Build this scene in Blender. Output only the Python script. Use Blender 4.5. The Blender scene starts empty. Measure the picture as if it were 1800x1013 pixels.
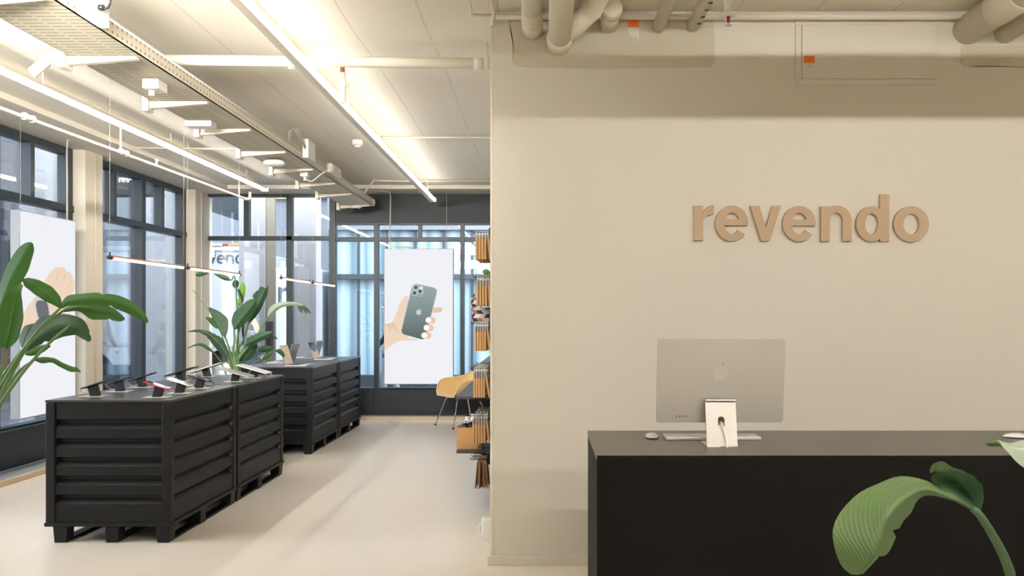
import bpy, bmesh, math, random
from mathutils import Vector, Matrix
random.seed(7)
PI = math.pi
C = bpy.context.scene.collection
# ---------------------------------------------------------------- camera model (1800 x 1013)
F, CX, CY, EYE = 1555.0, 955.0, 555.0, 1.45
def P(px, py, Y):            # point of a photo pixel at depth Y
    return Vector(((px-CX)*Y/F, Y, EYE+(CY-py)*Y/F))
def PX(px, py, X):           # on the plane x = X
    return P(px, py, X*F/(px-CX))
def PZ(px, py, z):           # on the plane z = z
    return P(px, py, (EYE-z)*F/(py-CY))
sc = bpy.context.scene
cam = bpy.data.objects.new('camera', bpy.data.cameras.new('camera')); C.objects.link(cam)
cam.location = (0, 0, EYE); cam.rotation_euler = (PI/2, 0, 0)
cam.data.sensor_fit = 'HORIZONTAL'; cam.data.sensor_width = 36; cam.data.lens = F/1800*36
cam.data.shift_x = (900-CX)/1800; cam.data.shift_y = (CY-506.5)/1800
cam.data.clip_start = 0.05; cam.data.clip_end = 200
sc.camera = cam
sc.view_settings.view_transform = 'Standard'; sc.view_settings.look = 'None'
sc.view_settings.exposure = .12
sc.cycles.use_denoising = True
sc.cycles.max_bounces = 8; sc.cycles.diffuse_bounces = 6; sc.cycles.glossy_bounces = 3
sc.cycles.transparent_max_bounces = 16; sc.cycles.caustics_reflective = False; sc.cycles.caustics_refractive = False
sc.cycles.sample_clamp_indirect = 6
# ---------------------------------------------------------------- materials
def lin(c):
    return tuple(((v/255)/12.92 if v/255 <= .04045 else ((v/255+.055)/1.055)**2.4) for v in c)
class NT:
    def __init__(s, name):
        s.m = bpy.data.materials.new(name); s.m.use_nodes = True; s.t = s.m.node_tree; s.n = s.t.nodes; s.l = s.t.links
        s.out = s.n['Material Output']; s.b = s.n['Principled BSDF']
    def node(s, typ, **kw):
        n = s.n.new(typ)
        for k, v in kw.items():
            if k.startswith('i_'): n.inputs[k[2:].replace('_', ' ')].default_value = v
            else: setattr(n, k, v)
        return n
    def link(s, a, b): s.l.new(a, b)
    def math(s, op, a, b=None, c=None):
        n = s.n.new('ShaderNodeMath'); n.operation = op
        for i, v in enumerate((a, b, c)):
            if v is None: continue
            if isinstance(v, (int, float)): n.inputs[i].default_value = v
            else: s.l.new(v, n.inputs[i])
        return n.outputs[0]
    def mix(s, f, a, b):
        n = s.n.new('ShaderNodeMix'); n.data_type = 'RGBA'
        for sock, v in ((n.inputs[0], f), (n.inputs[6], a), (n.inputs[7], b)):
            if isinstance(v, (int, float)): sock.default_value = v
            elif isinstance(v, tuple): sock.default_value = (*v[:3], 1)
            else: s.l.new(v, sock)
        return n.outputs[2]
    def pos(s):
        g = s.n.new('ShaderNodeNewGeometry'); x = s.n.new('ShaderNodeSeparateXYZ'); s.l.new(g.outputs['Position'], x.inputs[0])
        return g.outputs['Position'], x.outputs[0], x.outputs[1], x.outputs[2]
def mat(name, rgb, rough=.5, metal=0.0, var=0.06, scale=6.0, bump=0.0, bscale=40.0, spec=.5, coat=0.0, emit=None, estr=0.0, stretch=None):
    k = NT(name); col = lin(rgb)
    k.b.inputs['Roughness'].default_value = rough; k.b.inputs['Metallic'].default_value = metal
    k.b.inputs['Specular IOR Level'].default_value = spec; k.b.inputs['Coat Weight'].default_value = coat
    tc = k.node('ShaderNodeTexCoord'); co = tc.outputs['Object']
    if stretch:
        mp = k.node('ShaderNodeMapping'); mp.inputs['Scale'].default_value = stretch; k.link(co, mp.inputs[0]); co = mp.outputs[0]
    if var:
        nz = k.node('ShaderNodeTexNoise', i_Scale=scale, i_Detail=4.0); k.link(co, nz.inputs['Vector'])
        c = k.mix(nz.outputs['Fac'], tuple(v*(1-var) for v in col), tuple(min(1, v*(1+var)) for v in col)); k.link(c, k.b.inputs['Base Color'])
    else: k.b.inputs['Base Color'].default_value = (*col, 1)
    if bump:
        n2 = k.node('ShaderNodeTexNoise', i_Scale=bscale, i_Detail=5.0); k.link(co, n2.inputs['Vector'])
        bp = k.node('ShaderNodeBump', i_Strength=bump, i_Distance=.01); k.link(n2.outputs['Fac'], bp.inputs['Height']); k.link(bp.outputs[0], k.b.inputs['Normal'])
    if emit is not None:
        k.b.inputs['Emission Color'].default_value = (*lin(emit), 1); k.b.inputs['Emission Strength'].default_value = estr
    return k.m
M = {}
EXT = .45
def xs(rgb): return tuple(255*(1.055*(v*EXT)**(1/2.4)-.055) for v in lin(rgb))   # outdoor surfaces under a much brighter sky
PAINT = (233, 226, 210)
M['wall'] = mat('wall_paint', (223, 218, 206), .85, var=.02, scale=2, bump=.02, bscale=120)
M['paint'] = mat('ceiling_paint_gloss', PAINT, .6, var=.03, scale=3)
M['pipe'] = mat('pipe_paint', (230, 223, 207), .45, var=.03)
M['duct'] = mat('duct_paint', (228, 220, 200), .5, var=.05)
M['column'] = mat('column_paint', (224, 214, 196), .75, var=.03, scale=2)
M['slate'] = mat('slate_frame_paint', (40, 51, 59), .42, var=.05)
M['slate_dark'] = mat('slate_fascia_paint', (36, 42, 47), .55, var=.08, scale=3, bump=.05)
M['black'] = mat('black_powder_coat', (15, 15, 16), .5, var=.08, scale=20, bump=.03, bscale=300, spec=.3)
M['black_top'] = mat('black_laminate', (52, 50, 49), .32, var=.1, scale=5, bump=.02, bscale=200, stretch=(8, 1, 1))
M['black_plastic'] = mat('black_plastic', (26, 26, 28), .4, var=.05)
M['screen'] = mat('dark_glass_screen', (20, 22, 26), .08, var=0)
M['alu'] = mat('silver_aluminium', (196, 194, 190), .32, .85, var=.02)
M['alu_satin'] = mat('satin_pale_aluminium', (198, 195, 187), .42, .5, var=.02)
M['box_grey'] = mat('grey_lightbox_frame', (150, 153, 156), .5, .1, var=.01)
M['alu_stand'] = mat('stand_aluminium', (206, 200, 192), .45, .15, var=.01)
M['alu_light'] = mat('pale_aluminium', (226, 224, 222), .35, .3, var=.01)
M['logo'] = mat('pale_logo_finish', (206, 203, 198), .2, .4, var=0)
M['chrome'] = mat('chrome', (205, 205, 205), .15, 1, var=0)
M['white'] = mat('white_plastic', (238, 236, 232), .35, var=.01)
M['off_white'] = mat('off_white_plastic', (232, 226, 212), .45, var=.02)
M['red'] = mat('red_case', (190, 40, 45), .4, var=.02)
M['copper'] = mat('copper_metal', (190, 125, 95), .3, .9, var=.03)
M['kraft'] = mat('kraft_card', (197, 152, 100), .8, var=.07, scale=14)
M['kraft_dark'] = mat('dark_kraft_card', (150, 112, 76), .85, var=.1, scale=14)  # darker brown card of the thin packets
M['clear'] = mat('cloudy_plastic_header', (160, 152, 140), .3, var=.2, scale=60)
M['mdf'] = mat('mdf_board', (194, 170, 142), .85, var=.12, scale=160, bump=.15, bscale=250)
M['shell'] = mat('yellow_shell', (238, 204, 142), .45, var=.06, scale=30)
M['rim'] = mat('pale_shell_rim', (240, 222, 184), .5, var=.03)
M['soil'] = mat('potting_soil', (60, 45, 34), .95, var=.3, scale=40, bump=.6)
M['pot'] = mat('grey_planter', (120, 118, 114), .7, var=.06)
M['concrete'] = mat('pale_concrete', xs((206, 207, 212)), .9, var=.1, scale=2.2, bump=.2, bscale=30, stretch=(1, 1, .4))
M['concrete_bright'] = mat('brightened_concrete', xs((226, 232, 240)), .9, var=.08, scale=2.2, stretch=(1, 1, .4))  # lighter copy of the pale concrete, daylight put into its colour
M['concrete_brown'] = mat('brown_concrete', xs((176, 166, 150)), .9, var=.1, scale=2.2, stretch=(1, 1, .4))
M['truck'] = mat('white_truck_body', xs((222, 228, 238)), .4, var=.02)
M['truck_text'] = mat('dark_lettering', xs((78, 86, 98)), .6, var=0)
M['white_text'] = mat('white_lettering', (240, 244, 248), .6, var=0, emit=(235, 240, 245), estr=.9)  # letters given a glow of their own to stay readable
M['rubber'] = mat('black_rubber', (22, 22, 23), .8, var=.05)
M['tail'] = mat('red_lamp_lens', xs((200, 60, 50)), .3, var=.02)
M['amber'] = mat('amber_lamp_lens', xs((235, 170, 90)), .3, var=.02)
M['orange'] = mat('orange_sticker', (240, 120, 50), .6, var=.02)
M['paper'] = mat('white_sticker', (222, 222, 212), .6, var=.02)
M['mesh_patch'] = mat('mesh_plaster', (208, 201, 183), .9, var=.04, scale=50, bump=.35, bscale=160)
M['carpet'] = mat('grey_strip_mat', (152, 156, 164), .9, var=.12, scale=60, bump=.2, bscale=200)
M['wood_edge'] = mat('pale_wood_edge', (214, 190, 156), .6, var=.08, scale=8)
M['grey_shelf'] = mat('dark_grey_shelf', (62, 63, 66), .45, var=.06)
M['wire'] = mat('white_wire', (188, 186, 178), .5, var=0)
M['skin'] = mat('skin_tone', (205, 160, 132), .6, var=.03)
M['navy'] = mat('navy_cloth', xs((40, 48, 66)), .9, var=.15, scale=30)
M['grey_cloth'] = mat('pale_grey_cloth', xs((176, 176, 178)), .9, var=.12, scale=20)
M['denim'] = mat('blue_denim', xs((64, 84, 118)), .9, var=.15, scale=30)
M['hair'] = mat('brown_hair', (70, 50, 38), .7, var=.2, scale=60)
M['glare'] = mat('pale_glare_plate', (208, 198, 184), .3, var=.02)  # pale colour stands in for bright reflections beneath the stands
M['chev_navy'] = mat('navy_print', (38, 42, 66), .7, var=.03)
M['chev_pink'] = mat('pink_print', (222, 188, 168), .7, var=.03)
M['chev_white'] = mat('cream_print', (226, 218, 208), .7, var=.03)
M['chev_taupe'] = mat('taupe_print', (140, 116, 106), .7, var=.03)
M['green_leafy'] = mat('bright_green', (84, 130, 44), .6, var=.15, scale=30)
M['awning'] = mat('red_awning', xs((160, 60, 72)), .8, var=.1)
M['brick_grey'] = mat('grey_render', xs((150, 156, 166)), .9, var=.12, scale=1.5, bump=.2)
M['dark_shop'] = mat('dark_shopfront', xs((56, 66, 76)), .35, var=.12, scale=2)
M['shop_goods'] = mat('warm_shop_goods', xs((150, 100, 80)), .8, var=.5, scale=9)  # mottled reddish brown of the displayed goods
M['yellow_sign'] = mat('yellow_panel', xs((214, 196, 140)), .6, var=.05)

def emissive(name, rgb, s):
    k = NT(name); k.n.remove(k.b)
    e = k.node('ShaderNodeEmission'); e.inputs[0].default_value = (*lin(rgb), 1); e.inputs[1].default_value = s
    k.link(e.outputs[0], k.out.inputs[0]); return k.m
M['led'] = emissive('white_led', (255, 249, 241), 10.5)
M['led_down'] = emissive('downward_led', (255, 248, 238), 85.0)
M['led_desk'] = emissive('desk_led', (255, 249, 242), 166.0)
M['led_fill'] = emissive('fill_led', (255, 249, 242), 2.2)  # glow of the added fill tubes at the rear
M['led_copper'] = emissive('warm_led', (255, 214, 186), 2.6)
M['print_white'] = emissive('backlit_white_print', (232, 233, 239), 1.0)
M['print_skin'] = emissive('backlit_skin_print', (231, 208, 184), 1.0)
M['print_skin_dark'] = emissive('backlit_skin_shade_print', (222, 194, 168), 1.0)
M['print_nail'] = emissive('backlit_nail_print', (250, 242, 236), 1.0)
M['print_rim'] = emissive('backlit_pale_rim_print', (188, 200, 198), 1.0)
M['print_lens'] = emissive('backlit_lens_print', (92, 100, 102), 1.0)
M['print_lens_ring'] = emissive('backlit_lens_ring_print', (206, 214, 214), 1.0)
M['print_grey'] = emissive('backlit_grey_print', (196, 204, 206), 1.0)
M['print_watch'] = emissive('backlit_watch_print', (108, 112, 116), 1.0)
def phone_print():
    k = NT('backlit_green_phone_print'); k.n.remove(k.b)
    _, x, y, z = k.pos()
    f = k.math('DIVIDE', k.math('SUBTRACT', z, 1.1), .8)
    c = k.mix(f, lin((86, 100, 98)), lin((152, 168, 166)))
    e = k.node('ShaderNodeEmission'); k.link(c, e.inputs[0]); k.link(e.outputs[0], k.out.inputs[0]); return k.m
M['print_phone'] = phone_print()

def glass(name, tint=(.93, .96, .98)):
    k = NT(name); k.n.remove(k.b)
    tr = k.node('ShaderNodeBsdfTransparent'); tr.inputs[0].default_value = (*tint, 1)
    gl = k.node('ShaderNodeBsdfGlossy', i_Roughness=.01)
    fr = k.node('ShaderNodeFresnel', i_IOR=1.45)
    f = k.math('MINIMUM', k.math('MULTIPLY', fr.outputs[0], 1.5), .6)
    mx = k.node('ShaderNodeMixShader'); k.link(f, mx.inputs[0]); k.link(tr.outputs[0], mx.inputs[1]); k.link(gl.outputs[0], mx.inputs[2])
    k.link(mx.outputs[0], k.out.inputs[0]); return k.m
M['glass'] = glass('window_glass')

def floor_mat():
    k = NT('poured_floor'); p, x, y, z = k.pos()
    n1 = k.node('ShaderNodeTexNoise', i_Scale=.55, i_Detail=3.0); k.link(p, n1.inputs['Vector'])
    n2 = k.node('ShaderNodeTexNoise', i_Scale=7.0, i_Detail=6.0); k.link(p, n2.inputs['Vector'])
    f = k.math('ADD', k.math('MULTIPLY', n1.outputs[0], .7), k.math('MULTIPLY', n2.outputs[0], .3))
    k.link(k.mix(f, lin((222, 212, 198)), lin((238, 229, 216))), k.b.inputs['Base Color'])
    k.b.inputs['Roughness'].default_value = .32; k.b.inputs['Specular IOR Level'].default_value = .35
    return k.m
M['floor'] = floor_mat()
def ceiling_mat():
    k = NT('painted_board_marked_ceiling'); p, x, y, z = k.pos()
    wob = k.node('ShaderNodeTexNoise', i_Scale=.6, i_Detail=2.0); k.link(p, wob.inputs['Vector'])
    xx = k.math('ADD', x, k.math('MULTIPLY', wob.outputs[0], .05))
    fr = k.math('FRACT', k.math('DIVIDE', xx, .46))
    ln = k.math('LESS_THAN', k.math('ABSOLUTE', k.math('SUBTRACT', fr, .5)), .012)
    n2 = k.node('ShaderNodeTexNoise', i_Scale=1.3, i_Detail=4.0); k.link(p, n2.inputs['Vector'])
    msk = k.math('MULTIPLY', ln, k.math('GREATER_THAN', n2.outputs[0], .47))
    c = k.mix(n2.outputs[0], lin((232, 225, 209)), lin((242, 236, 222)))
    k.link(k.mix(k.math('MULTIPLY', msk, .3), c, lin((160, 150, 128))), k.b.inputs['Base Color'])
    k.b.inputs['Roughness'].default_value = .55
    h = k.math('ADD', k.math('MULTIPLY', msk, -.6), n2.outputs[0])
    bp = k.node('ShaderNodeBump', i_Strength=.25, i_Distance=.02); k.link(h, bp.inputs['Height']); k.link(bp.outputs[0], k.b.inputs['Normal'])
    return k.m
M['ceiling'] = ceiling_mat()
def perf_mat(name, axis_b, pitch=.055, rows=.034, off=0.0, rgb=(228, 220, 202)):
    k = NT(name); p, x, y, z = k.pos(); b = z if axis_b == 'z' else x
    a = k.math('SUBTRACT', k.math('FRACT', k.math('DIVIDE', y, pitch)), .5)
    c = k.math('SUBTRACT', k.math('FRACT', k.math('DIVIDE', k.math('SUBTRACT', b, off), rows)), .5)
    if axis_b == 'z': m = k.math('MULTIPLY', k.math('LESS_THAN', k.math('ABSOLUTE', a), .2), k.math('LESS_THAN', k.math('ABSOLUTE', c), .17))
    else: m = k.math('MULTIPLY', k.math('LESS_THAN', k.math('ABSOLUTE', a), .12), k.math('LESS_THAN', k.math('ABSOLUTE', c), .42))
    k.link(k.mix(k.math('MULTIPLY', m, .62), lin(rgb), lin((96, 90, 74))), k.b.inputs['Base Color']); k.b.inputs['Roughness'].default_value = .5
    bp = k.node('ShaderNodeBump', i_Strength=.5, i_Distance=.004, invert=True); k.link(m, bp.inputs['Height']); k.link(bp.outputs[0], k.b.inputs['Normal'])
    return k.m
M['tray_side'] = perf_mat('perforated_tray_side', 'z', .055, .045, 2.935)
M['tray_bed'] = perf_mat('slotted_tray_bed', 'x', .05, .12, 0, (214, 206, 182))
def desk_mat(name, rgb, rough, spec=.5):
    k = NT(name); p, x, y, z = k.pos()
    mp = k.node('ShaderNodeMapping'); mp.inputs['Scale'].default_value = (3, 40, 40); k.link(p, mp.inputs[0])
    nz = k.node('ShaderNodeTexNoise', i_Scale=2.0, i_Detail=6.0); k.link(mp.outputs[0], nz.inputs['Vector'])
    c = lin(rgb); k.link(k.mix(nz.outputs[0], tuple(v*.8 for v in c), tuple(v*1.2 for v in c)), k.b.inputs['Base Color'])
    k.b.inputs['Roughness'].default_value = rough; k.b.inputs['Specular IOR Level'].default_value = spec
    return k.m
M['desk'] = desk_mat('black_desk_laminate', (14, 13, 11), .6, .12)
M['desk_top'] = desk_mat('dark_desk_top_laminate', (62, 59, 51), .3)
def street_mat():
    k = NT('wet_cobbles'); p, x, y, z = k.pos()
    v = k.node('ShaderNodeTexVoronoi', i_Scale=7.0); k.link(p, v.inputs['Vector'])
    k.link(k.mix(v.outputs['Distance'], lin(xs((168, 176, 188))), lin(xs((104, 112, 124)))), k.b.inputs['Base Color'])
    k.b.inputs['Roughness'].default_value = .4
    bp = k.node('ShaderNodeBump', i_Strength=.5, i_Distance=.02, invert=True); k.link(v.outputs['Distance'], bp.inputs['Height']); k.link(bp.outputs[0], k.b.inputs['Normal'])
    return k.m
M['street'] = street_mat()
def stripe_mat(name, ca, cb, w, axis='x'):
    k = NT(name); p, x, y, z = k.pos(); a = x if axis == 'x' else y
    n = k.node('ShaderNodeTexNoise', i_Scale=1.2, i_Detail=2.0); mp = k.node('ShaderNodeMapping')
    mp.inputs['Scale'].default_value = (3, 3, .15); k.link(p, mp.inputs[0]); k.link(mp.outputs[0], n.inputs['Vector'])
    f = k.math('PINGPONG', k.math('ADD', k.math('DIVIDE', a, w), k.math('MULTIPLY', n.outputs[0], .8)), .5)
    k.link(k.mix(k.math('MULTIPLY', f, 2.0), lin(ca), lin(cb)), k.b.inputs['Base Color']); k.b.inputs['Roughness'].default_value = .25
    return k.m
M['curtain_glass'] = stripe_mat('pale_blue_curtain_wall', (92, 120, 134), (158, 180, 192), .3)
def leaf_mat(name, front, back, rough=.38):
    k = NT(name); uv = k.node('ShaderNodeUVMap'); uv.uv_map = 'UVMap'
    s = k.node('ShaderNodeSeparateXYZ'); k.link(uv.outputs[0], s.inputs[0])
    d = k.math('ABSOLUTE', k.math('SUBTRACT', s.outputs[0], .5))
    rib = k.math('LESS_THAN', d, .03)
    w = k.math('PINGPONG', k.math('ADD', k.math('MULTIPLY', s.outputs[1], 26.0), k.math('MULTIPLY', d, 16.0)), .5)
    nz = k.node('ShaderNodeTexNoise', i_Scale=9.0, i_Detail=3.0); tc = k.node('ShaderNodeTexCoord'); k.link(tc.outputs['Object'], nz.inputs['Vector'])
    cf, cb = lin(front), lin(back)
    c1 = k.mix(nz.outputs[0], tuple(v*.72 for v in cf), tuple(v*1.25 for v in cf))
    c1 = k.mix(k.math('MULTIPLY', w, .5), c1, tuple(v*.6 for v in cf))
    c1 = k.mix(k.math('MULTIPLY', rib, .6), c1, tuple(min(1, v*1.5+.02) for v in cf))
    g = k.node('ShaderNodeNewGeometry')
    c = k.mix(g.outputs['Backfacing'], c1, k.mix(k.math('MULTIPLY', w, 1.0), cb, tuple(v*.7 for v in cb)))
    k.link(c, k.b.inputs['Base Color']); k.b.inputs['Roughness'].default_value = rough
    bp = k.node('ShaderNodeBump', i_Strength=.25, i_Distance=.008); k.link(w, bp.inputs['Height']); k.link(bp.outputs[0], k.b.inputs['Normal'])
    tl = k.node('ShaderNodeBsdfTranslucent'); k.link(c, tl.inputs[0]); mx = k.node('ShaderNodeMixShader', i_Fac=.25)
    k.link(k.b.outputs[0], mx.inputs[1]); k.link(tl.outputs[0], mx.inputs[2]); k.link(mx.outputs[0], k.out.inputs[0])
    return k.m
M['leaf'] = leaf_mat('strelitzia_leaf', (62, 112, 44), (88, 128, 72))
M['leaf_dark'] = leaf_mat('dark_strelitzia_leaf', (54, 86, 54), (80, 110, 82))
M['leaf_bright'] = leaf_mat('young_bright_leaf', (128, 178, 62), (140, 186, 80))
M['leaf_pale'] = leaf_mat('pale_leaf_underside', (160, 178, 154), (150, 172, 142))
M['leaf_right'] = leaf_mat('soft_green_leaf', (64, 98, 38), (100, 128, 80), .5)
M['stem'] = mat('plant_stem', (96, 128, 74), .5, var=.15, scale=12)
M['stem_dark'] = mat('dark_plant_stem', (70, 98, 62), .5, var=.15, scale=12)
# ---------------------------------------------------------------- mesh building
WM = {}
def wm(o): return WM.get(o.name, Matrix.Identity(4))
class MB:
    def __init__(s): s.bm = bmesh.new(); s.uv = None; s.mi = 0; s.mats = []
    def _f(s, vs, smooth=False):
        try:
            f = s.bm.faces.new(vs); f.smooth = smooth; f.material_index = s.mi; return f
        except ValueError: return None
    def use(s, m):
        if m not in s.mats: s.mats.append(m)
        s.mi = s.mats.index(m); return s
    def box(s, x0, x1, y0, y1, z0, z1):
        v = [s.bm.verts.new(c) for c in ((x0,y0,z0),(x1,y0,z0),(x1,y1,z0),(x0,y1,z0),(x0,y0,z1),(x1,y0,z1),(x1,y1,z1),(x0,y1,z1))]
        for q in ((0,3,2,1),(4,5,6,7),(0,1,5,4),(1,2,6,5),(2,3,7,6),(3,0,4,7)): s._f([v[i] for i in q])
        return s
    def obox(s, c, ax, ay, az, h):       # oriented box: centre, unit axes, half sizes
        c = Vector(c); a = [Vector(u).normalized()*k for u, k in zip((ax, ay, az), h)]
        v = [s.bm.verts.new(c + a[0]*i + a[1]*j + a[2]*k) for k in (-1, 1) for i, j in ((-1,-1),(1,-1),(1,1),(-1,1))]
        for q in ((0,3,2,1),(4,5,6,7),(0,1,5,4),(1,2,6,5),(2,3,7,6),(3,0,4,7)): s._f([v[i] for i in q])
        return s
    def tube(s, pts, r, seg=12, caps=True, smooth=True):
        pts = [Vector(p) for p in pts]; n = len(pts); rs = r if isinstance(r, (list, tuple)) else [r]*n
        rings = []; ref = None
        for i, p in enumerate(pts):
            t = (pts[min(i+1, n-1)] - pts[max(i-1, 0)]).normalized()
            if ref is None: ref = t.orthogonal().normalized()
            ref = (ref - t*ref.dot(t))
            ref = ref.normalized() if ref.length > 1e-6 else t.orthogonal().normalized()
            b = t.cross(ref)
            rings.append([s.bm.verts.new(p + (ref*math.cos(2*PI*j/seg) + b*math.sin(2*PI*j/seg))*rs[i]) for j in range(seg)])
        for a, b in zip(rings, rings[1:]):
            for j in range(seg): s._f((a[j], a[(j+1)%seg], b[(j+1)%seg], b[j]), smooth)
        if caps: s._f(rings[0][::-1]); s._f(rings[-1])
        return s
    def cyl(s, p0, p1, r0, r1=None, seg=20): return s.tube([p0, p1], [r0, r0 if r1 is None else r1], seg)
    def lathe(s, c, prof, seg=24, axis='z'):
        c = Vector(c); rings = []
        for r, h in prof:
            ring = []
            for j in range(seg):
                a, b = r*math.cos(2*PI*j/seg), r*math.sin(2*PI*j/seg)
                ring.append(s.bm.verts.new(c + (Vector((a, b, h)) if axis == 'z' else Vector((a, h, b)) if axis == 'y' else Vector((h, a, b)))))
            rings.append(ring)
        for a, b in zip(rings, rings[1:]):
            for j in range(seg): s._f((a[j], a[(j+1)%seg], b[(j+1)%seg], b[j]), True)
        s._f(rings[0][::-1]); s._f(rings[-1]); return s
    def prism(s, pts, off=None):         # polygon (3d points, any shape) extruded by off
        vs = [s.bm.verts.new(Vector(p)) for p in pts]; f = s._f(vs)
        if off is not None:
            o = Vector(off); wv = [s.bm.verts.new(Vector(p)+o) for p in pts]; g = s._f(wv[::-1]); n = len(vs)
            for i in range(n): s._f((vs[i], vs[(i+1)%n], wv[(i+1)%n], wv[i]))
            if g and n > 4: bmesh.ops.triangulate(s.bm, faces=[g])
        if f and len(vs) > 4: bmesh.ops.triangulate(s.bm, faces=[f])
        return s
    def sphere(s, c, r, sx=1, sy=1, sz=1, u=16, v=10):
        m = Matrix.Translation(Vector(c)) @ Matrix.Diagonal((r*sx, r*sy, r*sz, 1))
        res = bmesh.ops.create_uvsphere(s.bm, u_segments=u, v_segments=v, radius=1, matrix=m)
        for f in {f for vv in res['verts'] for f in vv.link_faces}: f.smooth = True; f.material_index = s.mi
        return s
    def grid(s, rows, smooth=True, uv=True):
        vs = [[s.bm.verts.new(Vector(p)) for p in r] for r in rows]
        lay = (s.bm.loops.layers.uv.get('UVMap') or s.bm.loops.layers.uv.new('UVMap')) if uv else None
        n, m = len(vs), len(vs[0])
        for i in range(n-1):
            for j in range(m-1):
                f = s._f((vs[i][j], vs[i][j+1], vs[i+1][j+1], vs[i+1][j]), smooth)
                if f and uv:
                    for lp, (a, b) in zip(f.loops, ((i, j), (i, j+1), (i+1, j+1), (i+1, j))): lp[lay].uv = (b/(m-1), a/(n-1))
        return s
    def build(s, name, m=None, parent=None, bevel=0.0, normals=True, kind=None):
        if normals: bmesh.ops.recalc_face_normals(s.bm, faces=s.bm.faces[:])
        me = bpy.data.meshes.new(name)
        shift = None
        if parent is not None: s.bm.transform(wm(parent).inverted())
        else:
            co = [v.co for v in s.bm.verts]
            shift = Vector(((min(c.x for c in co)+max(c.x for c in co))/2, (min(c.y for c in co)+max(c.y for c in co))/2, min(c.z for c in co)))
            s.bm.transform(Matrix.Translation(-shift))
        s.bm.to_mesh(me); s.bm.free()
        for x in (s.mats or [m]): me.materials.append(M[x] if isinstance(x, str) else x)
        o = bpy.data.objects.new(name, me); C.objects.link(o)
        if parent is not None: o.parent = parent; WM[o.name] = wm(parent)
        else: o.location = shift; WM[o.name] = Matrix.Translation(shift)
        if bevel:
            b = o.modifiers.new('bevel', 'BEVEL'); b.width = bevel; b.segments = 2; b.limit_method = 'ANGLE'; b.angle_limit = .7
            b.harden_normals = False
        if kind: o['kind'] = kind
        return o
def tag(o, label, cat, group=None):
    o['label'] = label; o['category'] = cat
    if group: o['group'] = group
    return o
def thing(name, label, cat, loc=(0, 0, 0), rotz=0, group=None):
    o = bpy.data.objects.new(name, None); C.objects.link(o); o.empty_display_size = .1
    o.location = loc; o.rotation_euler = (0, 0, rotz); WM[o.name] = Matrix.Translation(Vector(loc)) @ Matrix.Rotation(rotz, 4, 'Z')
    return tag(o, label, cat, group)
def kids(o): return list(o.children)
def dup(root, loc, rotz=None, label=None, group=None):
    r = root.copy(); C.objects.link(r); r.location = loc
    if rotz is not None: r.rotation_euler = (0, 0, rotz)
    if label: r['label'] = label
    if group: r['group'] = group
    for ch in kids(root):
        c = ch.copy(); C.objects.link(c); c.parent = r
        for g in kids(ch):
            d = g.copy(); C.objects.link(d); d.parent = c
    return r
def B(*a): return MB().box(*a)
def catmull(pts, n):
    pts = [Vector(p) for p in pts]
    if len(pts) < 3: return [pts[0].lerp(pts[-1], i/(n-1)) for i in range(n)]
    q = [pts[0]*2-pts[1]] + pts + [pts[-1]*2-pts[-2]]; out = []
    for k in range(n):
        t = k/(n-1)*(len(pts)-1); i = min(int(t), len(pts)-2); u = t-i
        a, b, c, d = q[i:i+4]
        out.append(.5*((2*b)+(c-a)*u+(2*a-5*b+4*c-d)*u*u+(3*b-a-3*c+d)*u**3))
    return out
# ---------------------------------------------------------------- lettering (x-height 1)
def ring_pts(cx, cy, rx, ry, ix, iy, a0, a1, n=28):
    o = [(cx+rx*math.cos(a), cy+ry*math.sin(a)) for a in (a0+(a1-a0)*i/n for i in range(n+1))]
    i = [(cx+ix*math.cos(a), cy+iy*math.sin(a)) for a in (a0+(a1-a0)*i/n for i in range(n+1))]
    return o, i
def glyph(ch):
    """list of polygon pieces, each a list of quads or polygons in (u, v)"""
    out = []
    def arc(*a):
        o, i = ring_pts(*a)
        for k in range(len(o)-1): out.append([o[k], o[k+1], i[k+1], i[k]])
    if ch == 'o': arc(.5, .5, .505, .51, .237, .295, 0, 2*PI, 40)
    elif ch == 'e':
        arc(.475, .5, .475, .51, .215, .305, 0, math.radians(322), 40)
        out.append(tuple([(.22, .44), (.93, .44), (.95, .5), (.94, .615), (.22, .615)]))
    elif ch == 'd':
        arc(.44, .5, .44, .51, .19, .30, 0, 2*PI, 40); out.append(tuple([(.68, 0), (.94, 0), (.94, 1.35), (.68, 1.35)]))
    elif ch == 'v': out.append(tuple([(0, 1), (.26, 1), (.445, .38), (.63, 1), (.88, 1), (.56, 0), (.31, 0)]))
    elif ch == 'n':
        out.append(tuple([(0, 0), (.25, 0), (.25, 1), (0, 1)])); arc(.44, .58, .44, .44, .185, .23, 0, PI, 20)
        out.append(tuple([(.625, 0), (.88, 0), (.88, .58), (.625, .58)]))
    elif ch == 'u':
        arc(.44, .42, .44, .44, .185, .23, PI, 2*PI, 20); out.append(tuple([(0, .42), (.255, .42), (.255, 1), (0, 1)])); out.append(tuple([(.625, 0), (.88, 0), (.88, 1), (.625, 1)]))
    elif ch == 'r':
        out.append(tuple([(0, 0), (.25, 0), (.25, 1), (0, 1)])); arc(.56, .5, .38, .52, .31, .27, PI/2, PI, 12); out.append(tuple([(.545, 1.02), (.55, .77), (.42, .72), (.40, .98)]))
    return out
ADV = {'r': .605, 'e': 1.01, 'v': .935, 'n': 1.02, 'd': 1.087, 'o': 1.06, 'u': 1.0}
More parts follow.
